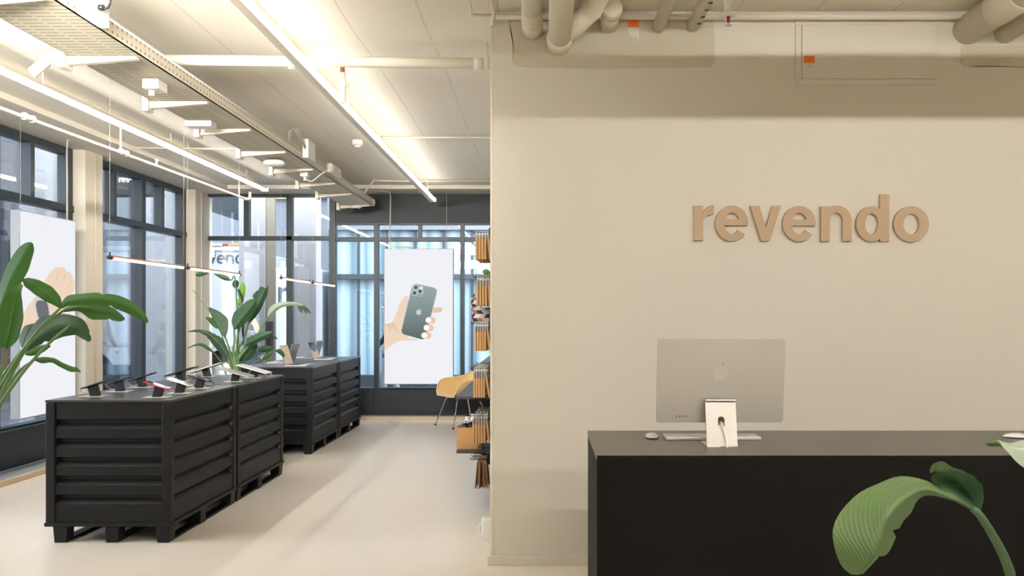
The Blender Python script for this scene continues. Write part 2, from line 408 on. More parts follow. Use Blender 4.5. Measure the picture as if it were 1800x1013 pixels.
def letter(mb, ch, org, ud, vd, size, depth, mirror=False):
    org, ud, vd = Vector(org), Vector(ud).normalized(), Vector(vd).normalized(); nn = Vector(depth)
    for k, poly in enumerate(glyph(ch)):
        big = isinstance(poly, tuple)
        mb.prism([org - nn*(.02 if big else 0) + ud*(size*(u if not mirror else ADV[ch]-u)) + vd*(size*v) for u, v in poly], nn)
def word(mb, txt, org, ud, vd, size, depth):
    u = Vector(ud).normalized(); o = Vector(org)
    for ch in txt: letter(mb, ch, o, u, vd, size, depth); o = o + u*size*ADV[ch]
APPLE = [(0,.36),(.12,.40),(.25,.42),(.36,.37),(.43,.28),(.36,.22),(.315,.12),(.32,.0),(.37,-.1),(.46,-.16),(.40,-.3),(.32,-.43),(.22,-.5),(.12,-.49),(0,-.46),(-.12,-.49),(-.22,-.5),(-.32,-.42),(-.42,-.25),(-.47,-.05),(-.46,.14),(-.39,.3),(-.27,.4),(-.14,.40)]
APPLE_LEAF = [(0.0,.43),(.02,.55),(.1,.65),(.2,.7),(.19,.58),(.12,.48)]
def apple(mb, c, ud, vd, h, off):
    c, ud, vd = Vector(c), Vector(ud).normalized(), Vector(vd).normalized()
    for pl in (APPLE, APPLE_LEAF): mb.prism([c + ud*(u*h/1.2) + vd*((v-.1)*h/1.2) for u, v in pl], off)
    return mb
# ================================================================ the setting
def struct(o): o['kind'] = 'structure'; return o
ZC, ZS, XL, YB, YW, XW = 3.225, 3.17, -4.87, 12.5, 5.15, -.305
FY0 = -4.0
struct(B(-4.6, 4.4, FY0, 12.3, -.1, 0).build('floor', 'floor'))
pl = MB(); pl.use('carpet').box(XL, -4.60, FY0, YB, -.1, .045); pl.use('carpet').box(-4.60, .0, 12.3, YB, -.1, .045)
pl.use('wood_edge').box(-4.60, -4.57, FY0, 12.3, -.1, .047); pl.box(-4.57, 0, 12.27, 12.3, -.1, .047)
struct(pl.build('trim_1'))
struct(B(-5.1, 4.4, FY0, 12.7, ZC, ZC+.15).build('ceiling', 'ceiling'))
so = MB(); so.box(-5.1, -4.28, FY0, 12.0, ZS, ZC-.001); so.box(-5.1, XW-.001, 12.0, 12.7, ZS, ZC-.001)
struct(so.build('trim_2', 'paint', bevel=.004))
struct(B(XW, 4.4, YW, YW+.2, 0, ZC).build('wall_front', 'wall', bevel=.006))
struct(B(XW, XW+.2, YW+.2, 12.7, 0, ZC).build('wall_middle', 'wall'))
struct(B(4.2, 4.4, FY0, YW, 0, ZC).build('wall_right', 'wall'))
struct(B(-5.1, 4.4, FY0-.2, FY0, 0, ZC).build('wall_rear', 'wall'))
struct(MB().box(XW-.02, 4.2, YW-.02, YW, 0, .055).box(XW-.02, XW-.001, YW+.0005, 5.9, 0, .055).build('baseboard_front', 'wall', bevel=.003))
struct(B(XW-.004, XW+.012, YW-.004, YW+.01, .056, ZC-.05).build('trim_3', 'paint', bevel=.003))
# low panels under the glass
struct(MB().box(XL-.16, XL, FY0, YB+.16, .045, .385).build('wall_left', 'slate', bevel=.003))
struct(MB().box(XL, .0, YB, YB+.16, .045, .40).box(XL, .0, YB-.012, YB, .045, .1).box(-2.93, -2.40, YB-.02, YB, .10, .415).build('wall_back', 'slate_dark', bevel=.003))
struct(B(-3.02, XW-.001, YB+.001, YB+.12, 2.755, ZS).build('trim_4', 'slate_dark', bevel=.003))
struct(B(XL-.16, XL-.001, FY0, 3.82, .39, ZS).build('wall_daylight_block', 'wall'))  # unseen blank wall put in to keep daylight off the sign wall
# columns on the left facade
for k, y0 in enumerate((-2.34, .56, 3.46, 6.26, 9.16, 12.06)):
    c = MB(); y1 = y0+.36 if y0 < 12 else 12.66
    c.box(-4.95, -4.74, y0, y1, .045, ZS); struct(c.build('column', 'column', bevel=.004))
    if y0 > 5:
        yy = y0+.19
        tag(MB().tube([(-4.733, yy, .1), (-4.733, yy, ZS-.02)], .008, 8).build('conduit', 'column'),
            {6.26: 'thin painted conduit running up the column outside the frame', 9.16: 'thin painted conduit running up the column beside the watch lightbox',
             12.06: 'thin painted conduit running up the corner column behind the plant'}[y0], 'pipe')
# left facade windows: one window per bay
bays = [(3.82, 6.26), (6.62, 9.16), (9.52, 12.06)]
wn = 1
for a, b in bays:
    x0, x1 = XL-.11, XL
    w = MB(); w.box(x0, x1, a, a+.08, .385, ZS).box(x0, x1, b-.1, b, .385, ZS)
    w.box(x0, x1-.001, a, b, 3.10, ZS).box(x0, x1+.012, a, b, 2.515, 2.585).box(x0, x1, a, b, .385, .43)
    root = struct(w.build('window_%d' % wn, 'slate', bevel=.003)); wn += 1
    B(x0-.02, x1+.005, a+1.2, a+1.31, .43, 3.10).build('mullion', 'slate', root, bevel=.003)
    for q in (.55, 1.82): B(x0, x1, a+q-.035, a+q+.035, 2.585, 3.10).build('mullion', 'slate', root, bevel=.003)
    MB().box(x1-.012, x1+.05, a+.0, b-.0, .386, .41).build('sill', 'slate', root, bevel=.002)
    B(x0+.03, x0+.04, a+.05, b-.05, .43, 3.12).build('pane', 'glass', root)
# back facade, left part
root = MB(); y0, y1 = YB+.002, YB+.11
root.box(XL, -3.02, y0, y1, 2.515, 2.575).box(XL, -3.02, y0, y1, 3.13, ZS).box(-3.02, -2.935, y0-.02, y1, .40, ZS).box(XL, -3.02, y0, y1, .40, .44)
root = struct(root.build('window_%d' % wn, 'slate', bevel=.003)); wn += 1
B(-3.633, -3.553, y0, y1, .44, 3.13).build('mullion', 'slate', root, bevel=.003)
B(-4.236, -4.164, y0, y1, 2.575, 3.13).build('mullion', 'slate', root, bevel=.003)
B(XL, -3.0, y0+.05, y0+.06, .42, 3.14).build('pane', 'glass', root)
# back facade, right part
root = MB(); root.box(-2.935, XW-.001, y0, y1, 2.50, 2.56).box(-2.935, XW-.001, y0, y1, 2.735, 2.76).box(-2.935, XW-.001, y0, y1, .40, .43)
root = struct(root.build('window_%d' % wn, 'slate', bevel=.003)); wn += 1
for u, v in ((-2.395, -2.33), (-1.174, -1.117)): B(u, v, y0-.004, y1, .43, 2.74).build('mullion', 'slate', root, bevel=.003)
B(-1.77, -1.72, y0, y1, 2.56, 2.735).build('mullion', 'slate', root, bevel=.003)
B(-2.95, XW-.001, y0+.05, y0+.06, .42, 2.75).build('pane', 'glass', root)
# ================================================================ outside
struct(MB().box(-40, 30, 12.66, 60, -.2, -.06).box(-40, -5.03, -20, 12.66, -.2, -.06).build('street', 'street'))
def pillar(x0, x1, y0, y1, m='concrete'): return struct(B(x0, x1, y0, y1, -.06, 5.5).build('pillar', m, bevel=.01))
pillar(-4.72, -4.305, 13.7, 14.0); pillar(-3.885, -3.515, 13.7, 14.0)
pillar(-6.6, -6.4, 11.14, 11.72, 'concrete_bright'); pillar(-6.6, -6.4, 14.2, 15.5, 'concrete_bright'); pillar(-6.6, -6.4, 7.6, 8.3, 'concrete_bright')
d = thing('street_door', 'brownish grey street door leaf with a tall black pull handle', 'door', (-4.2, 13.75, -.06))
B(-4.30, -4.165, 13.72, 13.78, -.06, 5.0).build('door_leaf', 'concrete_brown', d)
MB().box(-4.275, -4.185, 13.66, 13.72, .93, 1.36).box(-4.262, -4.2, 13.64, 13.67, 1.0, 1.3).build('pull_handle', 'black_plastic', d, bevel=.006)
# lorry behind the pillars
def lorry():
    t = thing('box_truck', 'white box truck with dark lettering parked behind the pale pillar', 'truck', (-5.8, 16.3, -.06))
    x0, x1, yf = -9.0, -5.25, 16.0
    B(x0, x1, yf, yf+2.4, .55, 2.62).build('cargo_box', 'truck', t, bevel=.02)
    MB().box(x0, x1, yf-.03, yf+.02, 2.62, 2.70).build('roof_rail', 'alu', t, bevel=.01)
    MB().box(-6.0, -5.93, yf-.05, yf-.0, 2.5, 2.72).cyl((-6.15, yf-.06, 2.72), (-5.78, yf-.06, 2.72), .03).build('latch', 'alu', t)
    B(-5.84, -5.70, yf-.031, yf-.001, 2.705, 2.755).build('marker_lamp', 'tail', t, bevel=.008); B(-5.66, -5.5, yf-.031, yf-.001, 2.705, 2.755).build('marker_lamp', 'amber', t, bevel=.008)['label'] = 'amber marker lamp'
    B(x0, x1, yf-.02, yf, .9, .96).build('side_rail', 'alu', t)
    MB().box(x0, x1, yf+.2, yf+2.2, .35, .55).build('chassis', 'black_plastic', t)
    for xx in (-8.2, -5.8):
        w = MB().lathe((xx, yf+.12, .39), [(.2, -.12), (.44, -.12), (.45, -.06), (.45, .1), (.2, .12)], 28, 'y').build('wheel', 'rubber', t)
        MB().lathe((xx, yf, .39), [(.05, -.02), (.2, -.01), (.24, .03)], 20, 'y').build('hub', 'alu', w)
    m = MB(); sz = 16/1555*1.0*(463.5-447.5); p = P(352, 464, 16.0)
    word(m, 'revendo', (P(366, 464, 16).x-(ADV['r']+ADV['e'])*sz, yf-.004, p.z), (1, 0, 0), (0, 0, 1), sz, (0, .003, 0)); m.build('lettering', 'truck_text', t)
lorry()
van = thing('delivery_van', 'pale blue white van with dark lettering between the two pillars', 'van', (-4.2, 17.2, -.06))
B(-5.15, -4.28, 16.6, 18.4, .45, 2.35).build('cargo_body', 'truck', van, bevel=.05)
MB().box(-5.1, -4.33, 16.66, 18.3, .2, .45).build('chassis', 'black_plastic', van)
for xx in (-5.0, -4.43): MB().lathe((xx, 16.95, .27), [(.1, -.06), (.3, -.06), (.33, -.03), (.33, .06)], 24, 'x').build('wheel', 'rubber', van)
m = MB(); s_ = 27*16.6/F; word(m, 'rev', (P(489, 532, 16.6).x, 16.596, P(489, 532, 16.6).z), (1, 0, 0), (0, 0, 1), s_, (0, .003, 0)); m.build('lettering', 'truck_text', van)
# buildings
def building(name, label, boxes, wall='brick_grey'):
    t = thing(name, label, 'building', (boxes[0][0], boxes[0][2], -.06))
    m = MB()
    for b in boxes: m.box(*b)
    m.build('wall', wall, t); return t
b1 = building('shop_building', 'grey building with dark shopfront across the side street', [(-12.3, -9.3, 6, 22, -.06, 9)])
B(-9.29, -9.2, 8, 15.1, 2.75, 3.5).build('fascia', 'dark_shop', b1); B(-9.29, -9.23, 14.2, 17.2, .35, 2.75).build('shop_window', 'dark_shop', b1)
B(-9.23, -9.2, 14.9, 16.9, .55, 1.2).build('shop_display', 'shop_goods', b1)
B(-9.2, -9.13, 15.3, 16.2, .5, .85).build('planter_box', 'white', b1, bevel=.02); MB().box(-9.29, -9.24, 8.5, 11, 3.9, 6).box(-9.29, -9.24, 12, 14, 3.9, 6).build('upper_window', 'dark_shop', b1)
B(-9.22, -9.05, 13.2, 15.9, 1.72, 2.1).build('awning', 'awning', b1); B(-9.2, -9.1, 12.3, 13.0, 2.9, 4.8).build('banner', 'awning', b1)
sg = thing('shop_sign_board', 'dark blue hanging sign board with white lettering outside the side window', 'sign', (-6.0, 13.0, 3.2))
B(P(204, 0, 13).x, P(272, 0, 13).x, 13.0, 13.06, P(0, 346, 13).z, P(0, 296, 13).z).build('board', 'dark_shop', sg, bevel=.01)
m = MB(); word(m, 'revendo', P(209, 320.5, 12.996), (1, 0, 0), (0, 0, 1), 7.9*13/F, (0, .003, 0)); m.build('lettering', 'white_text', sg)
MB().box(P(240, 0, 13).x, -5.11, 13.01, 13.05, P(0, 296, 13).z+.001, P(0, 296, 13).z+.05).build('bracket', 'slate', sg)
b2 = building('glass_building', 'pale blue glazed building opposite the back window', [(-4.15, 6, 17.2, 26, -.06, 9)], 'curtain_glass')
for i in range(18): B(-4.15+i*.55, -4.11+i*.55, 17.1, 17.2, -.06, 3.2).build('mullion', 'slate', b2)
B(-4.15, 6, 17.05, 17.2, 2.15, 2.25).build('transom', 'slate', b2); B(-4.15, 6, 17.0, 17.2, 3.1, 5).build('soffit', 'brick_grey', b2)
B(-4.15, 6, 17.05, 17.2, -.06, .3).build('plinth', 'dark_shop', b2)
b3 = building('yellow_building', 'grey building with pale yellow panel behind the vans', [(-14, -4.2, 28, 34, -.06, 5.5), (-8.5, -4.2, 27, 28, -.06, 9)])
B(-7.6, -5.6, 26.8, 27, .9, 2.3).build('panel', 'yellow_sign', b3)
for i in range(4): B(-8.2+i*1.0, -7.5+i*1.0, 26.9, 27, 5.0, 6.4).build('window', 'yellow_sign' if i == 0 else 'dark_shop', b3)
cn = thing('canopy_roof', 'dark slate canopy roof above the truck outside', 'canopy', (-7, 17, 3.4))
MB().prism([P(340, 330, 17.5), P(418, 330, 17.5), P(418, 388, 17.5), P(340, 362, 17.5)], (0, 2.0, 0)).build('roof_slab', 'dark_shop', cn)
MB().cyl((P(345, 400, 18.5).x, 18.5, -.06), P(345, 350, 18.5), .08).build('post', 'slate', cn)
# mirrored vinyl on the pane left of the lightbox
m = MB(); o = PX(1, 413, XL-.068); sz = 9*o.y/F
x = o.y
for ch in 'ue': letter(m, ch, (XL-.0655, x, o.z), (0, 1, 0), (0, 0, 1), sz, (.001, 0, 0), mirror=True); x += ADV[ch]*sz
m.box(XL-.0655, XL-.0645, x, x+.25*sz, o.z, o.z+.25*sz)
tag(m.build('window_lettering', 'truck_text'), 'small mirrored dark vinyl lettering on the pane beside the watch lightbox', 'lettering')
# people outside
def person(name, label, loc, rz, h, top, legs, stripes=False, stride=.18):
    t = thing(name, label, 'person', loc, rz); k = h/1.75; inv = wm(t)
    J = dict(pel=(0, 0, .95), wst=(0, 0, 1.08), che=(0, 0, 1.32), nek=(0, .01, 1.49), hed=(0, .03, 1.56), top=(0, .035, 1.70),
             sl=(-.18, 0, 1.41), el=(-.23, -.06, 1.14), hl=(-.22, .1, .92), sr=(.18, 0, 1.41), er=(.23, .05, 1.14), hr=(.21, .2, .95),
             pl=(-.095, 0, .9), kl=(-.1, stride*.5+.05, .5), al=(-.1, stride*.8, .09), fl=(-.1, stride*.8+.15, .04),
             pr=(.095, 0, .9), kr=(.1, -stride*.3+.04, .5), ar=(.1, -stride, .1), fr=(.1, -stride+.15, .04))
    R = dict(pel=.13, wst=.12, che=.15, nek=.055, hed=.085, top=.075, sl=.07, el=.045, hl=.032, sr=.07, er=.045, hr=.032, pl=.095, kl=.062, al=.045, fl=.04, pr=.095, kr=.062, ar=.045, fr=.04)
    E = [('pel','wst'),('wst','che'),('che','nek'),('nek','hed'),('hed','top'),('che','sl'),('sl','el'),('el','hl'),('che','sr'),('sr','er'),('er','hr'),('pel','pl'),('pl','kl'),('kl','al'),('al','fl'),('pel','pr'),('pr','kr'),('kr','ar'),('ar','fr')]
    def skin(nm, edges, root, g, m):
        ns = []
        for e in edges:
            for n in e:
                if n not in ns: ns.append(n)
        me = bpy.data.meshes.new(nm); me.from_pydata([[c*k for c in J[n]] for n in ns], [(ns.index(a), ns.index(b)) for a, b in edges], [])
        o = bpy.data.objects.new(nm, me); C.objects.link(o); o.parent = t; WM[o.name] = inv
        o.modifiers.new('skin', 'SKIN'); 
        for n, sv in zip(ns, me.skin_vertices[0].data):
            sv.radius = (R[n]*g*k, R[n]*g*k*.8); sv.use_root = (n == root)
        o.modifiers.new('sub', 'SUBSURF').levels = 2; o.modifiers['sub'].render_levels = 2
        me.materials.append(M[m]); return o
    b = skin('body', E, 'pel', .96, 'skin')
    skin('jacket', [e for e in E if e[0] in ('pel', 'wst', 'che', 'sl', 'sr') and e[1] not in ('pl', 'pr', 'nek', 'hl', 'hr')] + [('el', 'hl'), ('er', 'hr')], 'pel', 1.16, top)
    skin('trousers', [e for e in E if e[0] in ('pel', 'pl', 'pr', 'kl', 'kr') and e[1] not in ('wst',)], 'pel', 1.12, legs)
    hd = Vector((0, .035, 1.65))*k
    def ch(mb, nm, m): mb.bm.transform(inv); return mb.build(nm, m, t)
    ch(MB().sphere(hd+Vector((0, -.02, .03))*k, .112*k, .92, 1.0, .95), 'hair', 'hair')
    for s in (-1, 1):
        ch(MB().sphere(Vector((s*.032, .115, 1.635))*k, .013*k), 'eye', 'rubber')
        ch(MB().sphere(Vector((s*.1*.9, .03, 1.62))*k, .025*k, .5, .8, 1.2), 'ear', 'skin')
    ch(MB().sphere(Vector((0, .13, 1.6))*k, .018*k, .8, 1.2, 1.3), 'nose', 'skin')
    for s, y in ((-.1, stride*.8+.08), (.1, -stride+.08)):
        ch(MB().sphere(Vector((s, y, .045))*k, .13*k, .42, 1, .36), 'shoe', 'rubber')
    for s, hx, hy, hz in ((-1, -.22, .1, .92), (1, .21, .2, .95)):
        for f in range(4):
            x0 = hx+(f-1.5)*.018; L = (.07, .085, .08, .06)[f]
            ch(MB().tube([Vector((x0, hy+.01, hz-.02))*k, Vector((x0, hy+.035, hz-.02-L*.6))*k, Vector((x0, hy+.02, hz-.02-L))*k], [.009*k, .008*k, .006*k], 8), 'finger', 'skin')
        ch(MB().tube([Vector((hx-s*.03, hy+.02, hz))*k, Vector((hx-s*.05, hy+.05, hz-.04))*k], [.011*k, .008*k], 8), 'thumb', 'skin')
    if stripes:
        ch(MB().tube([Vector((.2, .04, 1.3))*k, Vector((.225, .055, 1.2))*k], [.066*k, .06*k], 16), 'sleeve_stripe', 'grey_cloth')
    return t
q = P(441, 600, 13.15); person('person', 'person in dark jacket and blue jeans walking behind the leafy plant', (q.x, 13.15, -.06), -PI/2, 1.72, 'navy', 'denim', True)
q = P(688, 600, 14.6); person('person', 'person in navy jacket and pale trousers standing behind the phone lightbox', (q.x, 14.6, -.06), PI*.6, 1.8, 'navy', 'grey_cloth')
# ================================================================ ceiling services
def linear_light(X, z, ya, yb, label, rods, cond_x, side, bar=False):
    t = thing('linear_light', label, 'ceiling light', (X, ya, z))
    r = MB()
    if bar: r.box(X-.045, X+.006, ya, yb, z-.03, z-.006).box(X-.045, X-.036, ya, yb, z-.006, z+.02)
    else: r.box(X-.026, X+.026, ya, yb, z+.001, z+.02)
    r.build('rail', 'pipe', t, bevel=.003)
    m = MB(); n = 22
    for i in range(n):
        a, b = ya+.03+(yb-ya-.06)*i/n, ya+.03+(yb-ya-.06)*(i+1)/n
        m.box(X-.01, X+.022, a, b, z-.005 if bar else z-.03, z+.02 if bar else z)
    m.build('led_tube', 'led', t)
    if not bar: B(X-.009, X+.021, ya+.03, yb-.03, z-.0325, z-.0305).build('diffuser', 'led_down', t)
    for y in (ya, yb): B(X-.052, X+.042, y-.008, y+.008, z-.032, z+.022).build('end_cap', 'pipe', t)
    for y in rods:
        r = MB().cyl((X-.02, y, z+.02), (X-.02, y, ZC), .006, seg=8).build('suspension_rod', 'pipe', t)
    tag(B(cond_x-.025, cond_x+.025, ya, yb, ZC-.03, ZC-.001).build('cable_trunking', 'duct', bevel=.003), 'narrow painted cable trunking on the ceiling above the ' + side, 'trunking')
    return t
linear_light(-3.6, 3.09, 3.6, 11.45, 'long glowing linear light running along the window side of the ceiling', (4.2, 6.4, 8.6, 10.8), -3.76, 'window side linear light')
linear_light(-1.47, 3.0, 4.0, 11.8, 'long glowing linear light between cable tray and the sign wall', (5, 6.76, 8.05, 11.4), -1.64, 'linear light by the sign wall', True)
# light rail over the sales desk, behind the camera
t = thing('linear_light', 'linear light over the sales desk facing the sign wall', 'ceiling light', (1.5, 1.0, 2.95))
B(-.6, 4.0, .93, .97, 2.93, 2.99).build('rail', 'pipe', t)
m = MB()
for i in range(10): m.box(-.55+i*.45, -.11+i*.45, .971, .995, 2.94, 2.975)
m.build('led_tube', 'led_desk', t)
for x in (0, 3.4): MB().cyl((x, .95, 2.99), (x, .95, ZC), .006).build('suspension_rod', 'pipe', t)
# wide trunking that throws the shadow band on the sign wall
t = thing('cable_tray', 'solid cable tray hanging between desk light and the sign wall', 'cable tray', (2.3, 3.0, 2.78))
MB().box(.42, 4.2, 2.98, 3.02, 2.785, 2.962).build('tray_side', 'pipe', t)
for x in (.8, 3.2): MB().cyl((x, 3.0, 2.96), (x, 3.0, ZC), .006).build('suspension_rod', 'pipe', t)
# unseen fill lights added behind the camera to brighten the shop
for i, (x, ya, yb, lb) in enumerate(((.9, -3.5, .3, 'added fill light at the rear of the shop near the sales desk'), (3.2, -3.5, .3, 'added fill light at the rear of the shop by the side wall'))):
    t = thing('linear_light', lb, 'ceiling light', (x, ya, 3.05)); m = MB()
    B(x-.03, x+.03, ya, yb, 3.1, 3.13).build('rail', 'pipe', t)
    for k in range(8): m.box(x-.025, x+.025, ya+(yb-ya)*k/8, ya+(yb-ya)*(k+1)/8, 3.05, 3.099)
    m.build('led_tube', 'led_fill', t)
    for y in (ya+.4, yb-.4): MB().cyl((x, y, 3.13), (x, y, ZC), .006).build('suspension_rod', 'pipe', t)
# perforated cable tray
TX0, TX1, TZ = -2.70, -2.29, 2.93
t = thing('cable_tray', 'long perforated painted cable tray on bracket arms under the ceiling', 'cable tray', (-2.5, 2, TZ))
B(TX0, TX1, 2.0, 11.92, TZ, TZ+.006).build('tray_bed', 'tray_bed', t)
for x in (TX0, TX1-.006): B(x, x+.006, 2.0, 11.95, TZ, TZ+.085).build('tray_side', 'tray_side', t)
for x in (TX0, TX1): MB().cyl((x, 2.0, TZ+.087), (x, 11.95, TZ+.087), .006, seg=8).build('rolled_edge', 'pipe', t)
MB().lathe((TX1-.02, 11.93, TZ+.045), [(.0001, -.05), (.035, -.045), (.045, 0), (.035, .045), (.0001, .05)], 16).build('end_cap', 'pipe', t)
for y in (3.1, 4.07, 5.04, 6.1, 7.0, 7.95, 8.9, 9.85, 10.7, 11.8):
    b = MB().prism([(TX0-.02, y, TZ-.05), (TX0-.02, y, TZ-.002), (TX1-.03, y, TZ-.002), (TX1-.03, y, TZ-.016)], (0, .04, 0)).build('bracket_arm', 'duct', t)
    MB().box(TX0-.055, TX0-.015, y-.025, y+.065, TZ-.07, TZ+.03).box(TX0-.05, TX0-.03, y, y+.04, TZ+.03, ZC-.001).build('bracket_post', 'duct', b)
def small_box(name, label, cat, c, h, m='off_white', bev=.006):
    x, y, z = c; o = B(x-h[0], x+h[0], y-h[1], y+h[1], z-h[2], z+h[2]).build(name, m, bevel=bev); return tag(o, label, cat)
# boxes riding on the tray
t = thing('junction_box', 'white junction box with black plug on the tray side at the top of the photo', 'junction box', (TX1+.03, 4.55, 2.98))
B(TX1+.002, TX1+.055, 4.36, 4.56, TZ+.0, TZ+.16).build('box_body', 'white', t, bevel=.006)
MB().tube(catmull([(TX1+.055, 4.45, 3.0), (TX1+.10, 4.45, 3.0), (TX1+.12, 4.43, 3.06), (TX1+.10, 4.4, 3.2)], 10), .006, 8).build('cable', 'black_plastic', t)
MB().cyl((TX1+.05, 4.45, 3.0), (TX1+.08, 4.45, 3.0), .014).build('plug', 'black_plastic', t)
t = thing('sensor_box', 'small white sensor box hanging under the tray beside the second bracket', 'sensor', (-2.62, 5.85, TZ-.06))
c = P(270, 150, 5.53); B(c.x-.05, c.x+.05, 5.48, 5.62, c.z-.03, c.z+.03).build('box_body', 'white', t, bevel=.006)
MB().cyl((c.x-.02, 5.55, c.z-.06), (c.x-.02, 5.55, c.z-.03), .018).build('lens', 'off_white', t)
c = P(353, 198, 6.75); small_box('junction_box', 'flat white junction box under the tray beside the third bracket', 'junction box', (c.x, 6.75, TZ-.022), (.1, .06, .022), 'white')
t = thing('junction_box', 'white junction box with looping white cables on the tray side midway', 'junction box', (TX1+.03, 8.55, 2.98))
B(TX1+.002, TX1+.06, 8.4, 8.66, TZ+.02, TZ+.2).build('box_body', 'white', t, bevel=.006)
for k in range(3):
    MB().tube(catmull([(TX1+.03, 8.4, 3.06-k*.01), (TX1+.03, 8.28-k*.05, 3.1), (TX1+.01, 8.2-k*.06, 3.19-k*.02), (TX1-.02, 8.12-k*.05, 3.1), (TX1-.03, 8.1, 2.97)], 16), .006, 8).build('cable', 'wire', t)
t = thing('access_point', 'round white wireless access point under the tray', 'access point', (-2.6, 8.3, TZ-.03))
c = P(482, 276, 8.35); MB().lathe((c.x, 8.35, TZ-.05), [(.02, -.02), (.08, -.012), (.1, .0), (.1, .02), (.06, .048)], 28).build('dome', 'white', t)
c = P(535, 274, 9.3); t = thing('speaker_box', 'white rounded box on the tray side just past the looping cables', 'speaker', (TX1+.03, 9.5, 3.0))
B(TX1+.002, TX1+.07, 9.3, 9.75, TZ+.03, TZ+.13).build('housing', 'white', t, bevel=.02); B(TX1+.07, TX1+.073, 9.36, 9.69, TZ+.045, TZ+.115).build('grille', 'off_white', t)
t = thing('motion_sensor', 'white box sensor on a short stem below the tray', 'sensor', (-2.6, 10, TZ-.1))
c = P(536, 307, 9.05); B(c.x-.04, c.x+.04, 9.0, 9.1, c.z-.025, c.z+.025).build('housing', 'white', t, bevel=.008); MB().cyl((c.x, 9.05, c.z-.06), (c.x, 9.05, c.z-.02), .014).build('stem', 'white', t)
MB().tube(catmull([(c.x+.015, 9.05, c.z-.05), (c.x+.07, 9.05, c.z-.07), (c.x+.16, 9.05, c.z), (c.x+.22, 9.05, TZ-.002)], 10), .006, 8).build('cable', 'wire', t)
t = thing('dome_camera', 'small white dome security camera at the far tray end', 'camera', (-2.5, 11.8, TZ-.05))
c = P(625, 363, 11.85); MB().lathe((c.x, 11.85, TZ-.045), [(.05, .0), (.075, .012), (.08, .045)], 24).build('housing', 'white', t)
MB().sphere((c.x, 11.85, TZ-.05), .042, 1, 1, .8).build('dome', 'screen', t)
# cross pipe with elbow
t = thing('drain_pipe', 'thick painted pipe crossing the ceiling above the crates', 'pipe', (-1.7, 5.7, 3.1))
Yp = 5.75; a = P(88, 103, Yp); b = P(875, 112, Yp)
MB().tube([a, b], .034, 18).build('pipe_run', 'pipe', t)
MB().tube(catmull([P(100, 103, Yp), P(88, 103, Yp), P(82, 107, Yp), P(62, 124, Yp), P(56, 128, Yp)], 14), .034, 18).build('elbow', 'pipe', t)
MB().cyl(P(86, 103, Yp), P(117, 103, Yp), .039).build('sleeve', 'pipe', t); MB().cyl(P(833, 112, Yp), P(848, 112, Yp), .041).build('coupling', 'pipe', t)
for q in (508, 852): MB().cyl(P(q, 110, Yp), P(q+7, 110, Yp), .043).tube([P(q+3, 100, Yp), (P(q+3, 0, Yp).x, Yp, ZC)], .005, 8).build('pipe_clamp', 'pipe', t)
t = thing('sprinkler_drop', 'painted sprinkler fitting hanging from the thick cross pipe', 'sprinkler', P(602, 150, 5.85))
Ys = 5.85; MB().tube([P(602, 118, Ys), P(602, 138, Ys)], .016, 12).build('nipple', 'copper', t)
MB().tube([P(602, 128, Ys), P(602, 158, Ys), P(603, 182, Ys)], [.02, .021, .016], 14).build('body', 'pipe', t); MB().cyl(P(602, 150, Ys), P(602, 154, Ys), .026).build('collar', 'pipe', t)
# window side sprinkler pipe
t = thing('sprinkler_pipe', 'slim painted sprinkler pipe running along the window side', 'pipe', (-3.85, 2, 2.97))
XS = -3.86; pa = PX(-120, 148, XS); pb = PX(433, 350, XS)
MB().tube([pa, PX(0, 190, XS), pb], .0145, 12).build('pipe_run', 'pipe', t)
for px, py, h in ((212, 265, 0), (420, 346, 0)):
    q = PX(px, py, XS); MB().tube([q, (q.x, q.y, ZC-.002)], .010, 10).build('hanger_rod', 'pipe', t)
for px, py in ((50, 207), (217, 268)): q = PX(px, py, XS); MB().cyl(q-Vector((0, .05, 0)), q+Vector((0, .05, 0)), .022).cyl(q-Vector((0, .06, 0)), q-Vector((0, .04, 0)), .028).cyl(q+Vector((0, .04, 0)), q+Vector((0, .06, 0)), .028).build('coupling', 'pipe', t)
q = PX(275, 292, XS); h = MB().tube([q, q+Vector((0, 0, .07))], .012, 10).lathe(q+Vector((0, 0, .05)), [(.012, 0), (.022, .01), (.01, .02)], 12).build('sprinkler_head', 'off_white', t)
q = PX(433, 350, XS); MB().tube(catmull([q-Vector((0, .1, 0)), q, q+Vector((.03, .04, .02)), q+Vector((.03, .05, .1))], 10), .02, 12).build('end_elbow', 'pipe', t)
# thin conduits on the ceiling
tag(MB().tube([PX(158, 259, -4.70), P(420, 262, 9.2), P(520, 262, 9.2)], .008, 8).build('conduit', 'pipe'), 'thin conduit crossing from the column to the cable tray', 'pipe')
a = P(668, 243, 8.75); a.z = ZC-.012; b = P(862, 244, 8.75); b.z = ZC-.012; tag(MB().tube([a, (XW-.02, 8.75, ZC-.012)], .01, 8).build('conduit', 'pipe'), 'thin conduit on the ceiling running to the sign wall corner', 'pipe')
tag(MB().tube([(-2.3, 11.3, 3.0), (-2.2, 11.5, ZC-.015), (-2.1, 11.55, ZC-.015), (XW-.02, 11.55, ZC-.015)], .013, 8).build('conduit', 'pipe'), 'thin conduit on the ceiling near the dark back fascia', 'pipe')
# smoke detector
t = thing('smoke_detector', 'round white smoke detector on the ceiling', 'smoke detector', (P(629, 243, 8.95).x, 8.95, ZC-.06))
MB().lathe((t.location.x, 8.95, ZC-.035), [(.03, -.02), (.05, -.012), (.055, .0), (.055, .035)], 24).build('base', 'white', t); MB().lathe((t.location.x, 8.95, ZC-.075), [(.02, 0), (.03, .004), (.032, .04)], 20).build('sensing_head', 'white', t)
